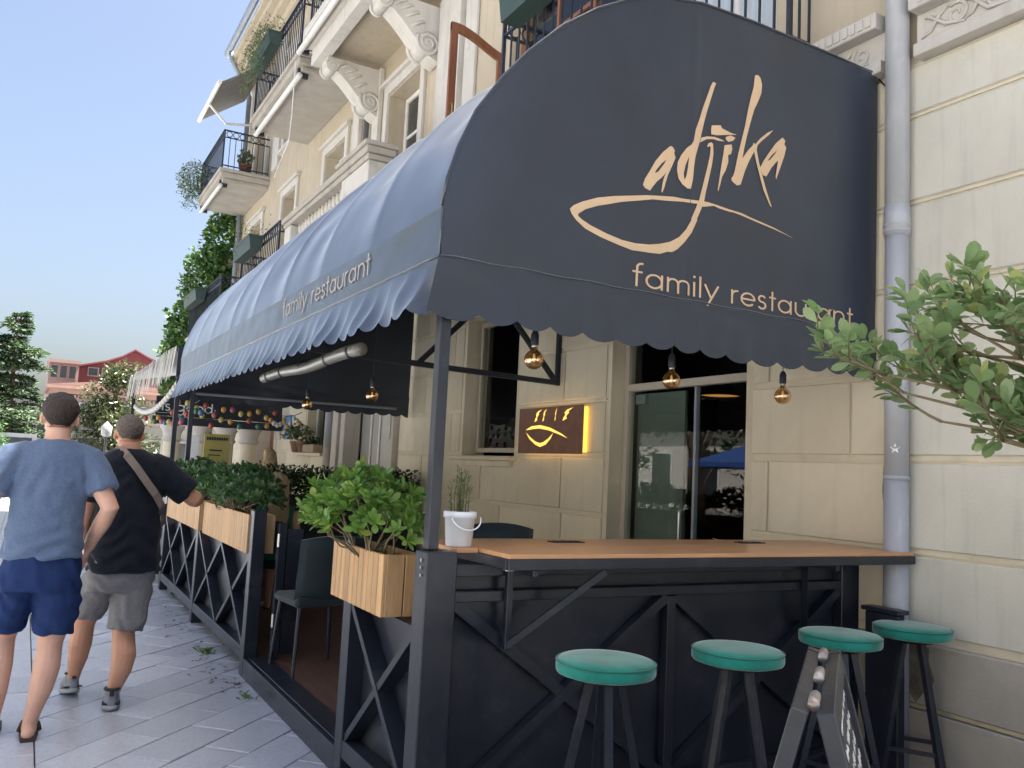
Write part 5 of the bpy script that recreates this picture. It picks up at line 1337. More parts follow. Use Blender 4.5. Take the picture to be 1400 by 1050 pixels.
def shoe(par, x, y, z, yaw, pitch):
    Mx = Matrix.Translation((x, y, z)) @ Matrix.Rotation(yaw, 4, 'Z') @ Matrix.Rotation(pitch, 4, 'X')
    def tf(mb): mb.v = [tuple(Mx @ Vector(v)) for v in mb.v]; return mb
    b = MB(); b.rings([(0, .085, .022, .046, .142), (0, .085, .045, .046, .142), (0, .075, .065, .043, .128), (0, .035, .085, .040, .085), (0, .0, .105, .037, .052), (0, -.005, .118, .036, .048)], 20, 2.5)
    o = bake(tf(b), 'shoe', K['shoe'], par, .006, 3)
    s2 = MB(); s2.rings([(0, .085, .0, .045, .142), (0, .085, .008, .050, .148), (0, .085, .026, .050, .148)], 20, 2.5); part(tf(s2), 'sole', nmat('pale_sole', (.34, .36, .39), .8), o, True)
    s3 = MB(); s3.tube([(math.cos(a)*.039, -.006+math.sin(a)*.050, .116) for a in [2*PI*k/16 for k in range(17)]], .009, 7, False); part(tf(s3), 'collar', K['shoe_dark'], o, True)
    s4 = MB(); s4.box(-.012, .012, -.062, -.050, .08, .115, .003); s4.box(-.05, .05, -.048, .05, .030, .040, .003); part(tf(s4), 'heel_trim', K['shoe_dark'], o)
shoe(m2, .577, Yb-.14, .004, -.1, -.06); shoe(m2, .388, Yb+.235, .02, .12, -.22)

# ---- women under the awning
wo = thing('person', 'woman with long blond hair standing beyond the far end of the terrace', 'person', (3.0, 12.1, 0))
sk = MB(); head(sk, (2.99, 12.15, 1.55), .95)
sk.rings([(2.99, 12.12, 1.50, .05, .055), (2.99, 12.1, 1.42, .06, .06), (2.99, 12.1, 1.36, .14, .09), (2.99, 12.1, 1.1, .12, .09), (2.99, 12.1, .95, .15, .1), (2.99, 12.1, .85, .15, .1)], 16)
for sx in (-1, 1):
    limb(sk, [(2.99+sx*.15, 12.1, 1.34), (2.99+sx*.2, 12.08, 1.1), (2.99+sx*.19, 12.2, .92)], [.045, .038, .026]); hand(sk, (2.99+sx*.19, 12.2, .92), (0, .3, -1), (-sx, 0, 0), .9)
    limb(sk, [(2.99+sx*.08, 12.1, .85), (2.99+sx*.08, 12.12, .48), (2.99+sx*.08, 12.08, .3), (2.99+sx*.08, 12.1, .05)], [.08, .055, .055, .035]); sk.blob((2.99+sx*.08, 12.17, .035), (.04, .12, .03))
bake(sk, 'body', K['skin'], wo, .010, 3)
dr = MB(); dr.rings([(2.99, 12.1, 1.42, .10, .08), (2.99, 12.1, 1.36, .16, .11), (2.99, 12.1, 1.1, .14, .11), (2.99, 12.1, .9, .18, .13), (2.99, 12.1, .5, .24, .18)], 20); part(dr, 'dress', nmat('beige_dress', (.35, .27, .2), .9), wo, True)
hb = MB(); hair_cap(hb, (2.99, 12.15, 1.55), .95, t=.012)
hb.rings([(2.99, 12.08, 1.62, .08, .05), (2.99, 12.06, 1.5, .095, .05), (3.0, 12.04, 1.35, .12, .045), (3.02, 12.02, 1.2, .135, .04), (3.02, 12.02, 1.08, .12, .03)], 16)
bake(hb, 'hair', K['hair_blond'], wo, .010, 2, .02, .03)
wo = thing('person', 'seated woman in green with light hair behind the planter shrub', 'person', (1.98, 7.75, .12))
sk = MB(); head(sk, (1.98, 7.68, 1.275), .95, Vector((-.5, .85, 0)))
sk.rings([(1.98, 7.66, 1.22, .05, .055), (1.98, 7.66, 1.13, .07, .065), (1.98, 7.66, 1.08, .15, .09), (1.98, 7.66, .8, .13, .09), (1.98, 7.66, .66, .16, .11), (1.98, 7.66, .62, .16, .11)], 16)
for sx in (-1, 1):
    limb(sk, [(1.98+sx*.16, 7.66, 1.05), (1.98+sx*.2, 7.62, .85), (1.98+sx*.13, 7.88, .82)], [.045, .038, .026]); hand(sk, (1.98+sx*.13, 7.88, .82), (-sx*.3, 1, 0), (0, 0, -1), .9)
    limb(sk, [(1.98+sx*.09, 7.68, .68), (1.98+sx*.1, 8.08, .66), (1.98+sx*.1, 8.12, .58), (1.98+sx*.1, 8.1, .17)], [.08, .06, .055, .035]); sk.blob((1.98+sx*.1, 8.17, .155), (.04, .11, .03))
bake(sk, 'body', K['skin'], wo, .010, 3)
dr = MB(); dr.rings([(1.98, 7.66, 1.13, .10, .08), (1.98, 7.66, 1.08, .17, .11), (1.98, 7.66, .85, .15, .12), (1.98, 7.66, .64, .19, .15)], 20); part(dr, 'green_top', nmat('green_top_cloth', (.02, .16, .08), .9), wo, True)
hb = MB(); hair_cap(hb, (1.98, 7.68, 1.275), .95, Vector((-.5, .85, 0)), t=.014)
hb.rings([(1.99, 7.62, 1.33, .085, .06), (1.985, 7.60, 1.2, .09, .055), (1.98, 7.58, 1.05, .10, .045), (1.98, 7.57, .95, .09, .035)], 16)
bake(hb, 'hair', K['hair_blond'], wo, .010, 2, .02, .03)

# ================================================================== TREE BRANCHING IN FROM THE RIGHT
K['laurel'] = leafmat('laurel_leaf', (.17, .28, .11), (.32, .43, .21), .26, .5, yellow=(.48, .50, .17))
t = thing('young_tree', 'leafy young tree reaching in over the drainpipe at the right edge', 'tree', (2.20, .70, 0))
r = random.Random(12)
tk = MB(); tk.tube([(2.20, .70, 0), (2.20, .71, .6), (2.18, .72, 1.1), (2.17, .72, 1.5), (2.16, .74, 2.0), (2.15, .75, 2.4)], [.030, .026, .022, .018, .012, .006], 10)
part(tk, 'trunk', K['bark'], t, True)
lms = [leaf_shape(.047*s_, .026*s_, .14, cu, ob).mesh('leaf', True, False) for s_, cu, ob in ((1, .12, .55), (.85, .3, .6), (1.1, .02, .6), (.7, .18, .5), (1.0, -.1, .55))]
BR = MB(); LV = []
def window_px(p):            # keep the crown as sparse as in the photograph: a flat spray, bare above and below
    return 1.50 < p.z + .04*noise.noise(p*6) < 1.985 and noise.noise(p*5.5+Vector((3, 1, 2))) > -.09
def twig(p, d, l, lev):
    pts = [p.copy()]; n_ = 5
    for k in range(n_):
        d = (d + Vector((r.gauss(0, .12), r.gauss(0, .12), r.gauss(0, .10)+(.03 if lev else 0)))).normalized(); p = p + d*l/n_; pts.append(p.copy())
    if lev >= 1 and not window_px(p): return
    w = (.0075, .0042, .0026)[lev]; BR.tube(pts, [w*(1-.12*k) for k in range(n_+1)], 5)
    if lev < 2:
        for k in range(1, n_+1):
            for q in range(2 if lev == 0 else 1):
                if lev == 0 and (k < 2 or (q and k < 4)): continue
                a = r.choice((-1, 1)); sd = d.cross(Vector((0, 0, 1))).normalized()
                nd_ = (d*.75 + sd*a*r.uniform(.3, .8) + Vector((0, 0, r.uniform(-.35, .65)))).normalized(); twig(pts[k], nd_, r.uniform(.13, .24) if lev == 0 else r.uniform(.06, .11), lev+1)
    if lev >= 1 and window_px(p):
        for k in range(2, n_+1):
            for q in range(2 if k < n_ and lev == 2 else 1 if k < n_ else 4):
                sd = d.orthogonal().normalized(); a = r.uniform(0, 6.28); cr_ = d.cross(sd)
                ld = (d*(.45 if k < n_ else .8) + (sd*math.cos(a)+cr_*math.sin(a))*.8 + Vector((0, 0, .2))).normalized()
                LV.append((pts[k], orient(ld, Vector((r.gauss(0, .35), r.gauss(0, .35)-.3, 1)).normalized(), r.gauss(0, .3)), r.randrange(5), r.uniform(.75, 1.2)))
for k_, (z0, dst) in enumerate(((1.60, (1.735, 1.30, 1.87)), (1.60, (1.79, 1.31, 1.80)), (1.62, (1.84, 1.24, 1.94)), (1.62, (1.82, 1.10, 1.92)), (1.6, (1.75, 1.13, 1.87)), (1.5, (1.83, 1.10, 1.79)), (1.5, (1.82, 1.22, 1.76)),
                  (1.5, (1.80, 1.06, 1.66)), (1.65, (1.74, .99, 1.88)), (1.4, (1.76, 1.0, 1.69)), (1.62, (1.80, .98, 1.88)), (1.55, (1.86, 1.18, 1.93)), (1.46, (1.81, 1.20, 1.65)), (1.46, (1.80, 1.08, 1.64)))):
    p = Vector((2.17, .73, z0)); dv_ = Vector(dst)-p; twig(p, dv_.normalized(), dv_.length*(.96 if k_ < 2 else .95), 0)
part(BR, 'branches', K['twig'], t, True)
eye = Vector((0, 0, 1.5))
def inframe(p):
    d = p-eye; w = d.dot(fwd); return w > 0 and d.dot(rt)/w < .66
LV.sort(key=lambda e: (not inframe(e[0]), (e[0]-eye).length))
print('tree leaves', len(LV), sum(inframe(e[0]) for e in LV))
for p, m, vi, sc in LV[:300]: place(lms[vi], 'leaf', K['laurel'], t, loc=p, rot=m, scale=(sc, sc, sc))
rest = MB()
for p, m, vi, sc in LV[300:]: rest.add([p + m @ (v.co*sc) for v in lms[vi].vertices], [tuple(q.vertices) for q in lms[vi].polygons])
if rest.v: part(rest, 'foliage', K['laurel'], t, True, False, kind='stuff')

# ================================================================== BALCONY PLANTS, VINE
K['boxgreen'] = nmat('green_plastic_trough', (.03, .055, .046), .5, var=.1)
K['wispy'] = leafmat('wispy_balcony_plant', (.07, .12, .05), (.17, .20, .09), .6, .35)
K['vine'] = leafmat('vine_leaf', (.03, .085, .02), (.10, .20, .04), .5, .35, yellow=(.2, .27, .06))
def trough(x, y0, y1, z, label, plabel, hang, seed, h=.24, dens=900):
    r = random.Random(seed)
    t = thing('balcony_trough', label, 'planter', (x, (y0+y1)/2, z), 'green troughs on the balconies')
    pr = [(-.09, 0), (.09, 0), (.125, h), (-.125, h)]
    part(MB().prism(pr, lambda u, v, d: (x+u, d, z+v), y0, y1), 'tub', K['boxgreen'], t); part(MB().box(x-.135, x+.135, y0-.01, y1+.01, z+h-.03, z+h+.005, .004), 'rim', K['boxgreen'], t)
    p = thing('balcony_plant', plabel, 'plant', (x, (y0+y1)/2, z+h)); pts = []
    for k in range(dens):
        u = r.random(); yy = y0+(y1-y0)*r.random()
        if r.random() < hang: pts.append(Vector((x-.16-.12*r.random(), yy+r.gauss(0, .12), z+h+.12-r.random()**1.3*.95)))
        else: pts.append(Vector((x+r.gauss(0, .11), yy, z+h+abs(r.gauss(0, .14)))))
    part(leaf_cloud(MB(), pts, .06, r, .3, .35), 'foliage', K['wispy'], p, flip=False, kind='stuff')
trough(3.05, 14.2, 15.6, 8.55, 'green trough on the rail of the high balcony', 'straggly plant trailing from the high balcony trough', .55, 3, dens=1500)
trough(3.05, 14.4, 15.7, 5.02, 'green trough on the rail just above the awning', 'sparse plant in the trough just above the awning', .15, 4, dens=160)
trough(3.05, 19.6, 21.2, 4.95, 'green trough on the rail beside the climbing vine', 'sparse plant in the trough beside the vine', .2, 5, dens=200)
trough(3.25, 5.35, 6.1, 5.28, 'green trough on the rail of the balcony over the awning', 'small plant in the trough over the awning', .0, 6, dens=60)
r = random.Random(31)
p = thing('balcony_plant', 'round bushy plant hanging off the far end of the middle balcony', 'plant', (3.05, 21.6, 8.2))
part(leaf_cloud(MB(), clump_pts(r, 1500, (3.0, 21.75, 8.28), (.42, .5, .48), .3) + clump_pts(r, 250, (2.95, 21.9, 7.85), (.2, .35, .4), .2), .08, r, .3, .35), 'foliage', K['wispy'], p, flip=False, kind='stuff')
part(MB().tube([(3.1, 21.6, 7.98), (3.05, 21.65, 8.25)], .02, 6), 'stem', K['twig'], p)
p = thing('terracotta_pot', 'brown pot standing on the middle balcony floor', 'pot', (3.75, 19.5, 7.88)); part(MB().lathe([(.09, 0), (.14, .22), (.15, .22), (.15, .26), (.12, .26)], (3.75, 19.5, 7.882), 16), 'pot', nmat('terracotta', (.2, .07, .045), .8), p, True)
part(leaf_cloud(MB(), clump_pts(r, 200, (3.75, 19.5, 8.3), (.2, .2, .2), .2), .1, r), 'foliage', K['wispy'], p, flip=False, kind='stuff')
# small folding awning over the far top balcony
t = thing('balcony_awning', 'small grey folding awning sticking out below the roof gutter', 'awning', (3.2, 20.5, 9.8))
part(MB().prism([(0, 0), (-1.0, -.75), (-1.0, -.80), (0, -.05)], lambda u, v, d: (4.0+u, d, 10.55+v), 19.2, 21.6), 'cloth', nmat('grey_awning_cloth', (.16, .15, .14), .9), t)
part(MB().tube([(2.98, 19.1, 9.77), (2.98, 21.7, 9.77)], .05, 8), 'front_bar', K['white_paint'], t); part(MB().tube([(4.2, 20.4, 9.5), (3.4, 20.4, 9.35), (2.98, 20.4, 9.74)], .03, 6), 'arm', K['white_paint'], t)
# annex covered in vine
t = thing('annex', 'low cream annex wall behind the climbing vine', 'building', (5, 23.6, 0))
part(MB().box(W-.05, 9, 22.15, 25.2, 0, 6.4), 'wall', K['cream_up'], t); part(MB().box(W-.2, 9.1, 22.12, 25.3, 6.402, 6.55, .02), 'coping', K['slab_grey'], t)
v = thing('climbing_vine', 'thick green vine climbing the far corner of the building', 'vine', (4.0, 23, 0))
tv = MB()
for k in range(4): tv.tube([(4.1-.05*k, 22.3+.5*k, 0), (4.0, 22.5+.4*k, 2.5), (4.05, 22.6+.5*k, 5), (4.0, 22.6+.6*k, 7)], [.05, .04, .03, .015], 6)
part(tv, 'stem', K['bark'], v, True)
fo = MB()
for c, rad, n_ in (((3.95, 22.5, 6.9), (.5, .6, 1.1), 1500), ((3.8, 23.2, 5.9), (.7, .9, 1.1), 2200), ((3.7, 24.0, 4.9), (.8, 1.0, 1.0), 2200), ((3.6, 24.8, 4.1), (.75, .9, .9), 1500), ((3.9, 22.6, 5.0), (.5, .6, 1.3), 1600), ((3.4, 25.2, 3.6), (.5, .7, .6), 500), ((3.9, 23.4, 3.4), (.4, 1.2, .9), 700)):
    leaf_cloud(fo, clump_pts(r, n_, c, rad, .6), .15, r, .3, .8)
part(fo, 'foliage', K['vine'], v, flip=False, kind='stuff')

# ================================================================== FAR WINDOW POTS
for i, (y, lab) in enumerate(((14.95, 'clay pot of leafy plant left on the far window ledge'), (14.55, 'clay pot next to the leafy pot on the far ledge'))):
    p = thing('flower_pot', lab, 'pot', (4.14, y, 1.656)); part(MB().lathe([(.07, 0), (.11, .16), (.12, .16), (.12, .2), (.10, .2)], (4.14, y, 1.657), 16), 'pot', nmat('pale_clay', (.30, .20, .13), .85, var=.2), p, True)
    part(leaf_cloud(MB(), clump_pts(r, 130, (4.10, y, 1.99), (.16, .2, .16), .2), .09, r), 'foliage', K['wispy'], p, flip=False, kind='stuff')
p = thing('flower_box', 'pale clay window box on the far window ledge', 'pot', (4.14, 13.95, 1.656)); part(MB().box(4.05, 4.22, 13.65, 14.25, 1.657, 1.79, .01), 'tub', nmat('pale_clay_box', (.36, .27, .19), .85), p)
part(leaf_cloud(MB(), [Vector((r.uniform(4.06, 4.2), r.uniform(13.7, 14.2), 1.8+.1*r.random())) for _ in range(160)], .06, r), 'foliage', K['hedge'], p, flip=False, kind='stuff')

# ================================================================== NEIGHBOUR'S TERRACE
K['fringe'] = nmat('pale_striped_fringe', (.40, .385, .35), .8, var=.45, vs=5, stretch=(1, 3, .6))
t = thing('fringed_awning', 'neighbouring dark awning with a pale ragged fringe', 'awning', (2.4, 13.2, 2.3))
part(MB().prism([(1.46, 2.78), (1.46, 2.74), (4.2, 3.35), (4.2, 3.40)], lambda u, v, d: (u, d, v), 10.75, 15.9), 'roof_cover', K['canvas'], t)
f = MB(); rr_ = random.Random(2); y = 10.75
while y < 15.9:
    w = rr_.uniform(.03, .09); b = 2.40+rr_.uniform(-.05, .06); x = 1.45+rr_.gauss(0, .012)
    f.add([(x, y, 2.80), (x, y+w*.95, 2.80), (x-.03, y+w*.9, b+rr_.uniform(-.03, .03)), (x-.03, y, b)], [(0,1,2,3)]); y += w
part(f, 'fringe', K['fringe'], t, flip=False, kind='stuff')
f = MB(); f.prism([(1.47, 2.42), (1.47, 2.78), (4.2, 3.38), (4.2, 2.8)], lambda u, v, d: (u, d, v), 10.70, 10.73); part(f, 'side_flap', K['canvas'], t)
for y in (10.85, 15.8): part(MB().box(1.50, 1.55, y-.03, y+.03, 0, 2.75), 'post', K['frame'], t)
colr = [(.6, .58, .54), (.36, .07, .05), (.48, .27, .05), (.05, .18, .11), (.07, .13, .26), (.38, .1, .15), (.5, .39, .1)]
bm_ = [nmat('ball_'+n_, c, .45, var=.05) for n_, c in zip(('white', 'red', 'orange', 'green', 'blue', 'pink', 'yellow'), colr)]
bmes = []
for m in bm_:
    me = MB().blob((0, 0, 0), (.036, .036, .044), 10, 7).mesh('ball', True); me.materials.append(m); bmes.append(me)
def garland(label, a, b, sag, n_, cols, seed):
    rr_ = random.Random(seed); a, b = Vector(a), Vector(b)
    t = thing('ball_garland', label, 'garland', a, 'ball garlands on the neighbouring terrace')
    pts = [a.lerp(b, k/20)-Vector((0, 0, sag*4*(k/20)*(1-k/20))) for k in range(21)]
    part(MB().tube(pts, .006, 4), 'string', K['iron'], t)
    for k in range(n_):
        u = (k+.5)/n_; p = a.lerp(b, u)-Vector((0, 0, sag*4*u*(1-u)+.05+.14*rr_.random()*(len(cols) > 1))); place(bmes[rr_.choice(cols)], 'ball', None, t, loc=p)
garland('garland of white balls sagging under the fringed awning', (1.55, 15.7, 2.35), (1.55, 11.0, 2.45), .22, 22, [0], 1)
garland('multicoloured ball garland nearest the white balls', (1.7, 15.6, 2.30), (1.9, 11.2, 2.25), .15, 15, [1, 2, 3, 4, 5, 6], 2)
garland('multicoloured ball garland crossing in front of the columns', (1.7, 12.4, 2.32), (3.2, 12.6, 2.30), .05, 12, [1, 2, 3, 5, 6], 3)
garland('second multicoloured ball garland lower in front of the columns', (1.7, 12.9, 2.20), (3.2, 13.0, 2.18), .06, 11, [1, 2, 3, 4, 6], 4)
garland('string of small shells by the far wall', (3.3, 13.6, 2.28), (4.1, 14.6, 2.35), .08, 10, [0, 2], 5)
# columns
for i, (x, y, lab) in enumerate(((2.58, 18.6, 'cream column leftmost under the neighbouring sign'), (3.05, 18.2, 'cream column second from left under the neighbouring sign'), (3.45, 17.6, 'cream column in the middle under the neighbouring sign'), (3.72, 16.8, 'cream column nearest the facade under the neighbouring sign'))):
    t = thing('column', lab, 'column', (x, y, 0), 'cream columns of the neighbouring porch')
    part(MB().lathe([(.21, 0), (.21, .1), (.17, .14), (.155, 1.75), (.165, 1.78)], (x, y, 0), 20), 'shaft', K['cream'], t, True)
    part(MB().lathe([(.17, 1.782), (.20, 1.83), (.17, 1.87), (.19, 1.98), (.24, 2.06), (.24, 2.16)], (x, y, 0), 20), 'capital', K['white_pl'], t, True)
t = thing('shop_sign', 'dark fascia sign with white letters over the cream columns', 'sign', (2.6, 16.4, 2.2))
part(MB().box(1.95, 4.2, 16.3, 16.36, 2.20, 2.55, .006), 'board', K['frame'], t)
word_parts('is good.', lambda u, v, d: (u, 16.3-d-.002, v), 2.05, 3.0, 2.29, .12, .17, K['white'], t)
part(MB().box(1.9, 4.2, 16.25, 16.4, 2.05, 2.19, .01), 'beam', K['iron'], t)
# menu stand
t = thing('menu_board', 'olive yellow menu board standing behind the far shrub', 'menu board', (2.16, 11.5, 0))
part(MB().box(1.99, 2.31, 11.5, 11.53, 1.12, 1.80, .004), 'panel', nmat('olive_card', (.36, .32, .10), .7, var=.1), t)
part(MB().box(2.12, 2.18, 11.485, 11.498, 1.22, 1.38), 'green_picture', nmat('green_print', (.06, .22, .04), .7), t)
mm = MB()
for k in range(9): mm.box(2.02+k*.03, 2.04+k*.03, 11.494, 11.499, 1.72, 1.76)
mm.box(2.06, 2.22, 11.495, 11.499, 1.58, 1.60); mm.box(2.05, 2.2, 11.495, 11.499, 1.52, 1.535)
part(mm, 'dark_print', K['iron'], t); part(MB().box(2.13, 2.17, 11.51, 11.54, 0, 1.12), 'stand', K['iron'], t)
t = thing('white_stand', 'white roll-up stand to the left of the menu board', 'stand', (1.9, 11.9, 0)); part(MB().box(1.84, 2.0, 11.9, 11.92, .1, 1.78, .003), 'panel', K['white'], t); part(MB().box(1.82, 2.02, 11.85, 11.97, 0, .1), 'foot', K['zinc'], t)
for i, (y, c, lab) in enumerate(((15.9, (.10, .25, .45), 'small blue poster on the far wall'), (16.6, (.55, .5, .4), 'pale poster beside the blue one on the far wall'))):
    part(MB().box(W-.04, W-.024, y-.2, y+.2, 1.9, 2.35, .002), 'poster', nmat('poster_%d' % i, c, .6, var=.5, vs=6), None, label=lab, cat='poster', group='posters on the far wall')

t = thing('fence_panel', 'dark planter fence of the neighbouring terrace beyond the last post', 'fence', (1.5, 13, 0), 'black fence panels along the terrace')
part(MB().box(1.46, 1.55, 10.9, 15.9, .1, .18, .004), 'bottom_rail', K['frame'], t); part(MB().box(1.46, 1.55, 10.9, 15.9, 1.0, 1.06, .004), 'top_rail', K['frame'], t); part(MB().box(1.552, 1.565, 10.9, 15.9, .05, 1.0), 'backing_sheet', K['frame'], t)
for k in range(6): part(MB().bar((1.505, 10.95+.99*k, .182), (1.505, 10.95+.99*min(k+1, 5), .998), .03, .06, (1, 0, 0)), 'brace', K['frame'], t)

# ================================================================== FAR BACKGROUND
K['redpaint'] = nmat('red_render', (.135, .026, .030), .7, var=.1, vs=.4); K['pink'] = nmat('pink_render', (.22, .145, .13), .8, var=.08, vs=.4)
K['taupe'] = nmat('taupe_render', (.15, .12, .10), .85, var=.12, vs=.5); K['tile'] = nmat('pink_roof', (.20, .115, .09), .8, var=.15, vs=.6)
K['far_trim'] = nmat('far_window_trim', (.24, .22, .21), .7)
def win_grid(par, xs, zs, y, w, h, fr=K['far_trim']):
    for x in xs:
        for z in zs:
            o = part(MB().box(x-w/2-.12, x+w/2+.12, y-.06, y+.05, z-.12, z+h+.12), 'window', fr, par); part(MB().box(x-w/2, x+w/2, y-.09, y-.062, z, z+h), 'pane', K['pane_far'], o)
S_ = 100/60
t = thing('red_building', 'dark red flat-topped building far behind the trees', 'building', (8, 108, 0))
X = lambda x: x*1.78; Zf = lambda z: 1.5+(z-1.5)*1.78
part(MB().prism([(2.45, 0), (2.45, 6.75), (4.0, 7.2), (4.9, 7.6), (5.63, 8.1), (6.4, 7.7), (7.2, 7.4), (9.0, 7.3), (9.0, 0)], lambda u, v, d: (X(u), d, Zf(v)), 107, 118), 'wall', K['redpaint'], t)
part(MB().prism([(2.40, 6.76), (4.0, 7.21), (4.9, 7.61), (5.63, 8.11), (6.4, 7.71), (7.2, 7.41), (7.2, 7.5), (6.4, 7.82), (5.62, 8.22), (4.88, 7.71), (3.98, 7.31), (2.40, 6.86)], lambda u, v, d: (X(u), d, Zf(v)), 106.5, 118.4), 'roof_edge', K['redpaint'], t)
win_grid(t, (X(3.3), X(4.1)), (Zf(6.3),), 106.95, .9, .8)
t = thing('pink_building', 'pale pink rooftop house with tall openings, left of the red building', 'building', (3, 106, 0))
part(MB().box(X(.8), X(2.44), 105, 116, 0, Zf(6.8)), 'wall', K['pink'], t); part(MB().box(X(.7), X(2.5), 104.6, 116.4, Zf(6.8)+.01, Zf(7.0)), 'roof', K['pink'], t)
win_grid(t, (X(1.1), X(1.6), X(2.1)), (Zf(5.9),), 104.96, .62, 1.3, K['pink'])
t = thing('taupe_building', 'old taupe building with heavy cornice below the pink house', 'building', (3, 92, 0))
k9 = 1.53; X = lambda x: x*k9; Zf = lambda z: 1.5+(z-1.5)*k9
part(MB().box(X(1.2), X(9.5), 92, 103, 0, Zf(5.0)), 'wall', K['taupe'], t)
c_ = MB(); c_.box(X(1.0), X(9.6), 91.4, 103, Zf(5.0)+.01, Zf(5.3)); c_.box(X(.8), X(9.7), 90.9, 103, Zf(5.3)+.01, Zf(5.5)); part(c_, 'cornice', K['tile'], t)
part(MB().prism([(X(.8), Zf(5.51)), (X(4.6), Zf(6.0)), (X(9.7), Zf(5.51))], lambda u, v, d: (u, d, v), 91, 103), 'roof', K['tile'], t)
dd = MB()
for k in range(40): dd.box(X(1.1)+k*.32, X(1.1)+k*.32+.16, 91.6, 91.99, Zf(4.75), Zf(4.95))
part(dd, 'dentils', K['tile'], t)
win_grid(t, [X(1.9+1.15*k) for k in range(6)], (Zf(2.2), Zf(3.6)), 91.95, .9, 1.3)
part(MB().box(X(.3), X(1.19), 93, 110, 0, Zf(4.4)), 'side_wing', K['taupe'], t)
win_grid(t, (X(.75),), (Zf(2.2), Zf(3.5)), 92.95, .7, 1.2)
# pale ground-floor shops seen between the heads and the magnolia
t = thing('shop_row', 'low row of pale shopfronts below the magnolia', 'building', (4, 45, 0))
part(MB().box(1.9, 8, 46, 52, 0, 2.9), 'wall', nmat('shop_render', (.20, .19, .17), .8), t); part(MB().box(1.7, 8.1, 45.4, 46, 2.91, 3.2), 'fascia', K['taupe'], t)
win_grid(t, (2.6, 4.0, 5.4, 6.8), (.4,), 45.95, .9, 1.7)
# cedar
def conifer(x, y, h, rad, label, seed):
    r = random.Random(seed); t = thing('cedar_tree', label, 'tree', (x, y, 0))
    part(MB().tube([(x, y, 0), (x+.05, y, h*.4), (x, y, h*.8), (x, y, h*.96)], [h*.022, h*.016, h*.007, .008], 10), 'trunk', K['bark'], t, True)
    br = MB(); nd = MB(); z = h*.12
    while z < h*.985:
        f = (z/h); L_ = rad*(1-f)**.72*(.8+.2*math.sin(z*2.3)) + .1; nb = 7 if f < .8 else 5
        for k in range(nb):
            a = r.uniform(0, 6.28); l = L_*r.uniform(.65, 1.12); rise = .10 if f < .6 else .3
            pts = [Vector((x, y, z))+Vector((math.cos(a), math.sin(a), 0))*l*u+Vector((0, 0, l*(rise*u-.28*u*u*u))) for u in (0, .25, .5, .75, 1)]
            br.tube(pts, [.035*(1-f)+.012, .03*(1-f)+.01, .02*(1-f)+.008, .012, .005], 5)
            for q in range(int(40+l*95)):
                u = r.uniform(.12, 1.0)**.8; b = pts[0].lerp(pts[4], u); b.z = z+l*(rise*u-.28*u*u*u)+r.gauss(0, .05)
                sd = Vector((-math.sin(a), math.cos(a), 0))*r.gauss(0, .20)*l*(1.1-u*.6); b += sd
                d = Vector((math.cos(a+r.gauss(0, .8)), math.sin(a+r.gauss(0, .8)), r.gauss(-.15, .25))).normalized(); w = d.cross(Vector((r.gauss(0, .4), r.gauss(0, .4), 1))).normalized()*.055; ln = r.uniform(.16, .34)
                nd.add([b-w*.5, b+d*ln*.5-w, b+d*ln, b+d*ln*.5+w], [(0,1,2,3)])
        z += .30 + .12*(1-f)
    part(br, 'branches', K['bark'], t, True); part(nd, 'needles', K['cedar'], t, flip=False, kind='stuff'); return t
K['cedar'] = leafmat('cedar_needles', (.028, .062, .028), (.085, .13, .055), .6, .2)
conifer(-.95, 52, 8.9, 3.9, 'tall dark cedar at the left edge of the sky', 3)
# magnolia and small street trees
def broad(x, y, h, rad, label, seed, mat, n=5200, leaf=.2, name='magnolia_tree', trunk=.12):
    r = random.Random(seed); t = thing(name, label, 'tree', (x, y, 0), None)
    br = MB(); br.tube([(x, y, 0), (x+.05, y, h*.35), (x-.05, y, h*.7), (x, y, h*.93)], [trunk, trunk*.8, trunk*.45, .02], 10)
    fo = MB(); cl = []
    for k in range(26):
        a = r.uniform(0, 6.28); zf = r.uniform(.28, 1.0); rr_ = rad*(1.08-zf)**.8*r.uniform(.35, 1.0)
        c = Vector((x+math.cos(a)*rr_, y+math.sin(a)*rr_, h*zf-.15)); cl.append(c)
        br.tube([(x, y, c.z-h*.18), ((x+c.x)/2, (y+c.y)/2, c.z-.12), tuple(c)], [.045, .03, .012], 6)
        s_ = rad*r.uniform(.24, .42); leaf_cloud(fo, clump_pts(r, n//26, c, (s_, s_, s_*.8), .3), leaf, r, .4, .45)
    part(br, 'trunk', K['bark'], t, True); part(fo, 'crown', mat, t, flip=False, kind='stuff'); return t
K['magn'] = leafmat('magnolia_leaf', (.03, .05, .014), (.09, .105, .04), .35, .25, yellow=(.14, .125, .06))
broad(2.62, 33, 4.75, 1.75, 'magnolia tree with olive leaves between the men and the awning', 6, K['magn'], 6500, .17)
broad(-1.2, 36, 2.6, 1.3, 'low green bush at the far left edge behind the men', 9, K['pitto_dark'], 2200, .14, 'street_bush', .06)
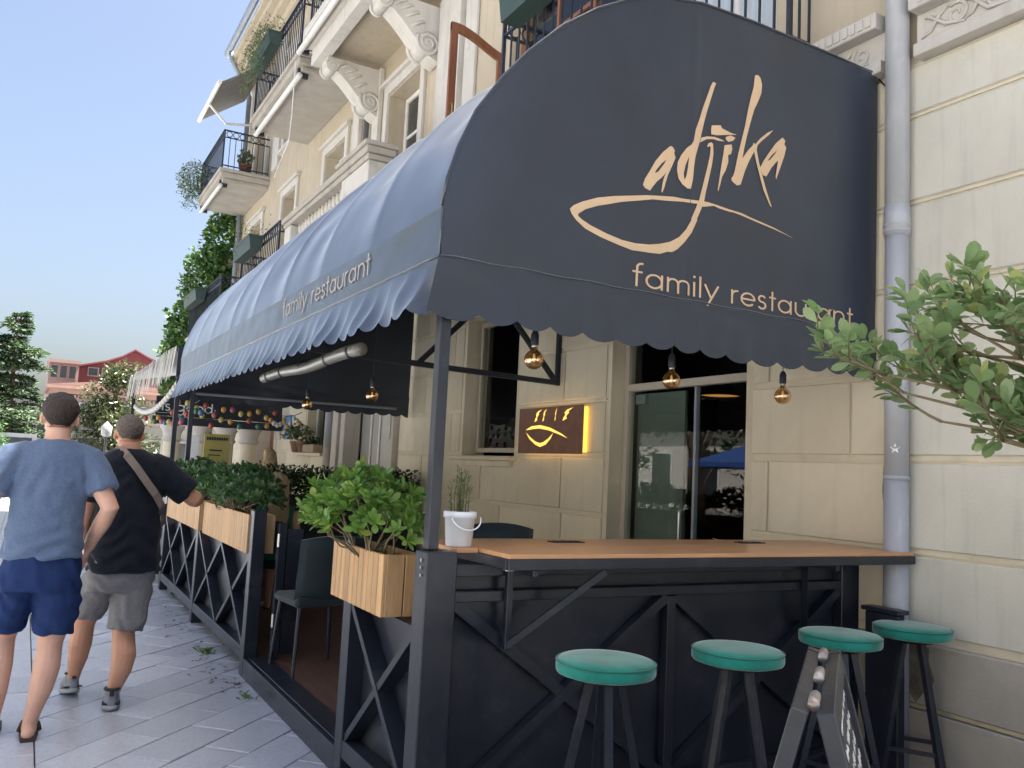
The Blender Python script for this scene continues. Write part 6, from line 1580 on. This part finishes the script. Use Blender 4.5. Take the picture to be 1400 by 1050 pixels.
# street furniture in the distance
t = thing('street_lamp', 'white-headed street lamp in front of the magnolia', 'street lamp', (2.05, 28, 0))
part(MB().tube([(2.05, 28, 0), (2.05, 28, 1.95)], .035, 8), 'pole', K['iron'], t); part(MB().lathe([(.08, 0), (.14, .05), (.16, .3), (.04, .42), (.01, .46)], (2.05, 28, 1.95), 10), 'lantern', nmat('lantern_glass', (.28, .28, .27), .3), t, True)
t = thing('delivery_van', 'pale van parked at the far left behind the men', 'van', (-.6, 40, 0))
bdy = MB(); bdy.prism([(-2.3, .35), (2.3, .35), (2.35, .9), (2.2, 1.15), (1.7, 1.95), (-2.25, 2.05), (-2.35, 1.2)], lambda u, v, d: (d, 40+u, v), -1.5, .35); part(bdy, 'body', nmat('van_paint', (.16, .17, .18), .3), t)
part(MB().box(-1.35, .2, 37.60, 37.64, 1.25, 1.9, .01), 'rear_window', K['pane_far'], t)
for yy in (38.5, 41.4):
    for xx in (-1.45, .22): part(MB().tube([(xx, yy, .33), (xx+.16, yy, .33)], .33, 18), 'wheel', K['iron'], t)
for xx in (-1.45, .18): part(MB().box(xx, xx+.12, 37.58, 37.66, .8, 1.1, .01), 'tail_light', nmat('red_lens', (.4, .02, .02), .2), t)

# ================================================================== ACROSS THE STREET (seen mirrored in the glass and sheen)
def across(y0, y1, h, col, label, x=-15):
    t = thing('opposite_building', label, 'building', (x-4, (y0+y1)/2, 0)); m = nmat('opposite_render', col, .85, var=.1, vs=.5)
    part(MB().box(x-8, x, y0, y1, 0, h), 'wall', m, t); part(MB().box(x-8.2, x+.5, y0-.1, y1+.1, h+.01, h+.4), 'cornice', K['white_pl'], t); part(MB().box(x+.001, x+.25, y0, y1, 3.6, 3.9), 'string_course', K['white_pl'], t)
    yy = y0+1.2
    while yy < y1-1.5:
        for z in (.5, 4.6, 7.8):
            if z+2 > h: continue
            o = part(MB().box(x+.002, x+.08, yy-.1, yy+1.3, z-.1, z+2.2), 'window', K['white_paint'], t); part(MB().box(x+.085, x+.09, yy, yy+1.2, z, z+2.1), 'pane', K['pane_far'], o)
        yy += 2.8
    return t
across(-14, 9.5, 10.5, (.52, .48, .42), 'tan building opposite, mirrored in the awning sheen')
across(9.8, 21, 11.5, (.64, .61, .56), 'cream building opposite, mirrored in the glass door')
across(21.3, 38, 9.5, (.58, .54, .50), 'grey building opposite, mirrored left in the glass door')
def street_tree(x, y, h, label, seed): return broad(x, y, h, 2.4, label, seed, K['pitto_dark'], 2600, .28, 'street_tree', .22)
street_tree(-8.6, 19.5, 8, 'thick-trunked street tree mirrored in the middle of the door', 11); street_tree(-8.4, 15.3, 8.2, 'thick-trunked street tree mirrored at the right of the door', 12); street_tree(-8.8, 25.5, 7.5, 'street tree mirrored at the left of the door', 13)
K['bluecloth'] = nmat('blue_parasol_cloth', (.014, .055, .22), .8, var=.08)
t = thing('parasol', 'blue parasol mirrored at the right of the glass door', 'parasol', (-6.4, 14.9, 0)); part(MB().tube([(-6.4, 14.9, 0), (-6.4, 14.9, 2.5)], .03, 8), 'pole', K['white'], t); part(MB().lathe([(1.6, 1.85), (1.58, 1.97), (.08, 2.48), (.02, 2.55)], (-6.4, 14.9, 0), 8, False), 'canopy', K['bluecloth'], t)
r = random.Random(77)
for i, (y, lab) in enumerate(((13.6, 'dark hedge mirrored low at the right of the door'), (18.6, 'dark hedge mirrored low in the middle of the door'))):
    hd = thing('street_hedge', lab, 'hedge', (-6.2, y, 0)); part(leaf_cloud(MB(), clump_pts(r, 2600, (-6.2, y, .6), (.55, 1.7, .75), .5), .13, r), 'foliage', K['hedge'], hd, flip=False, kind='stuff')
    part(MB().tube([(-6.2, y, 0), (-6.2, y, .7)], .03, 6), 'stem', K['bark'], hd)
part(MB().box(-13.5, -10.0, -14, 60, -.028, -.018), 'road', nmat('asphalt', (.06, .06, .065), .9, var=.2, vs=3), kind='structure')
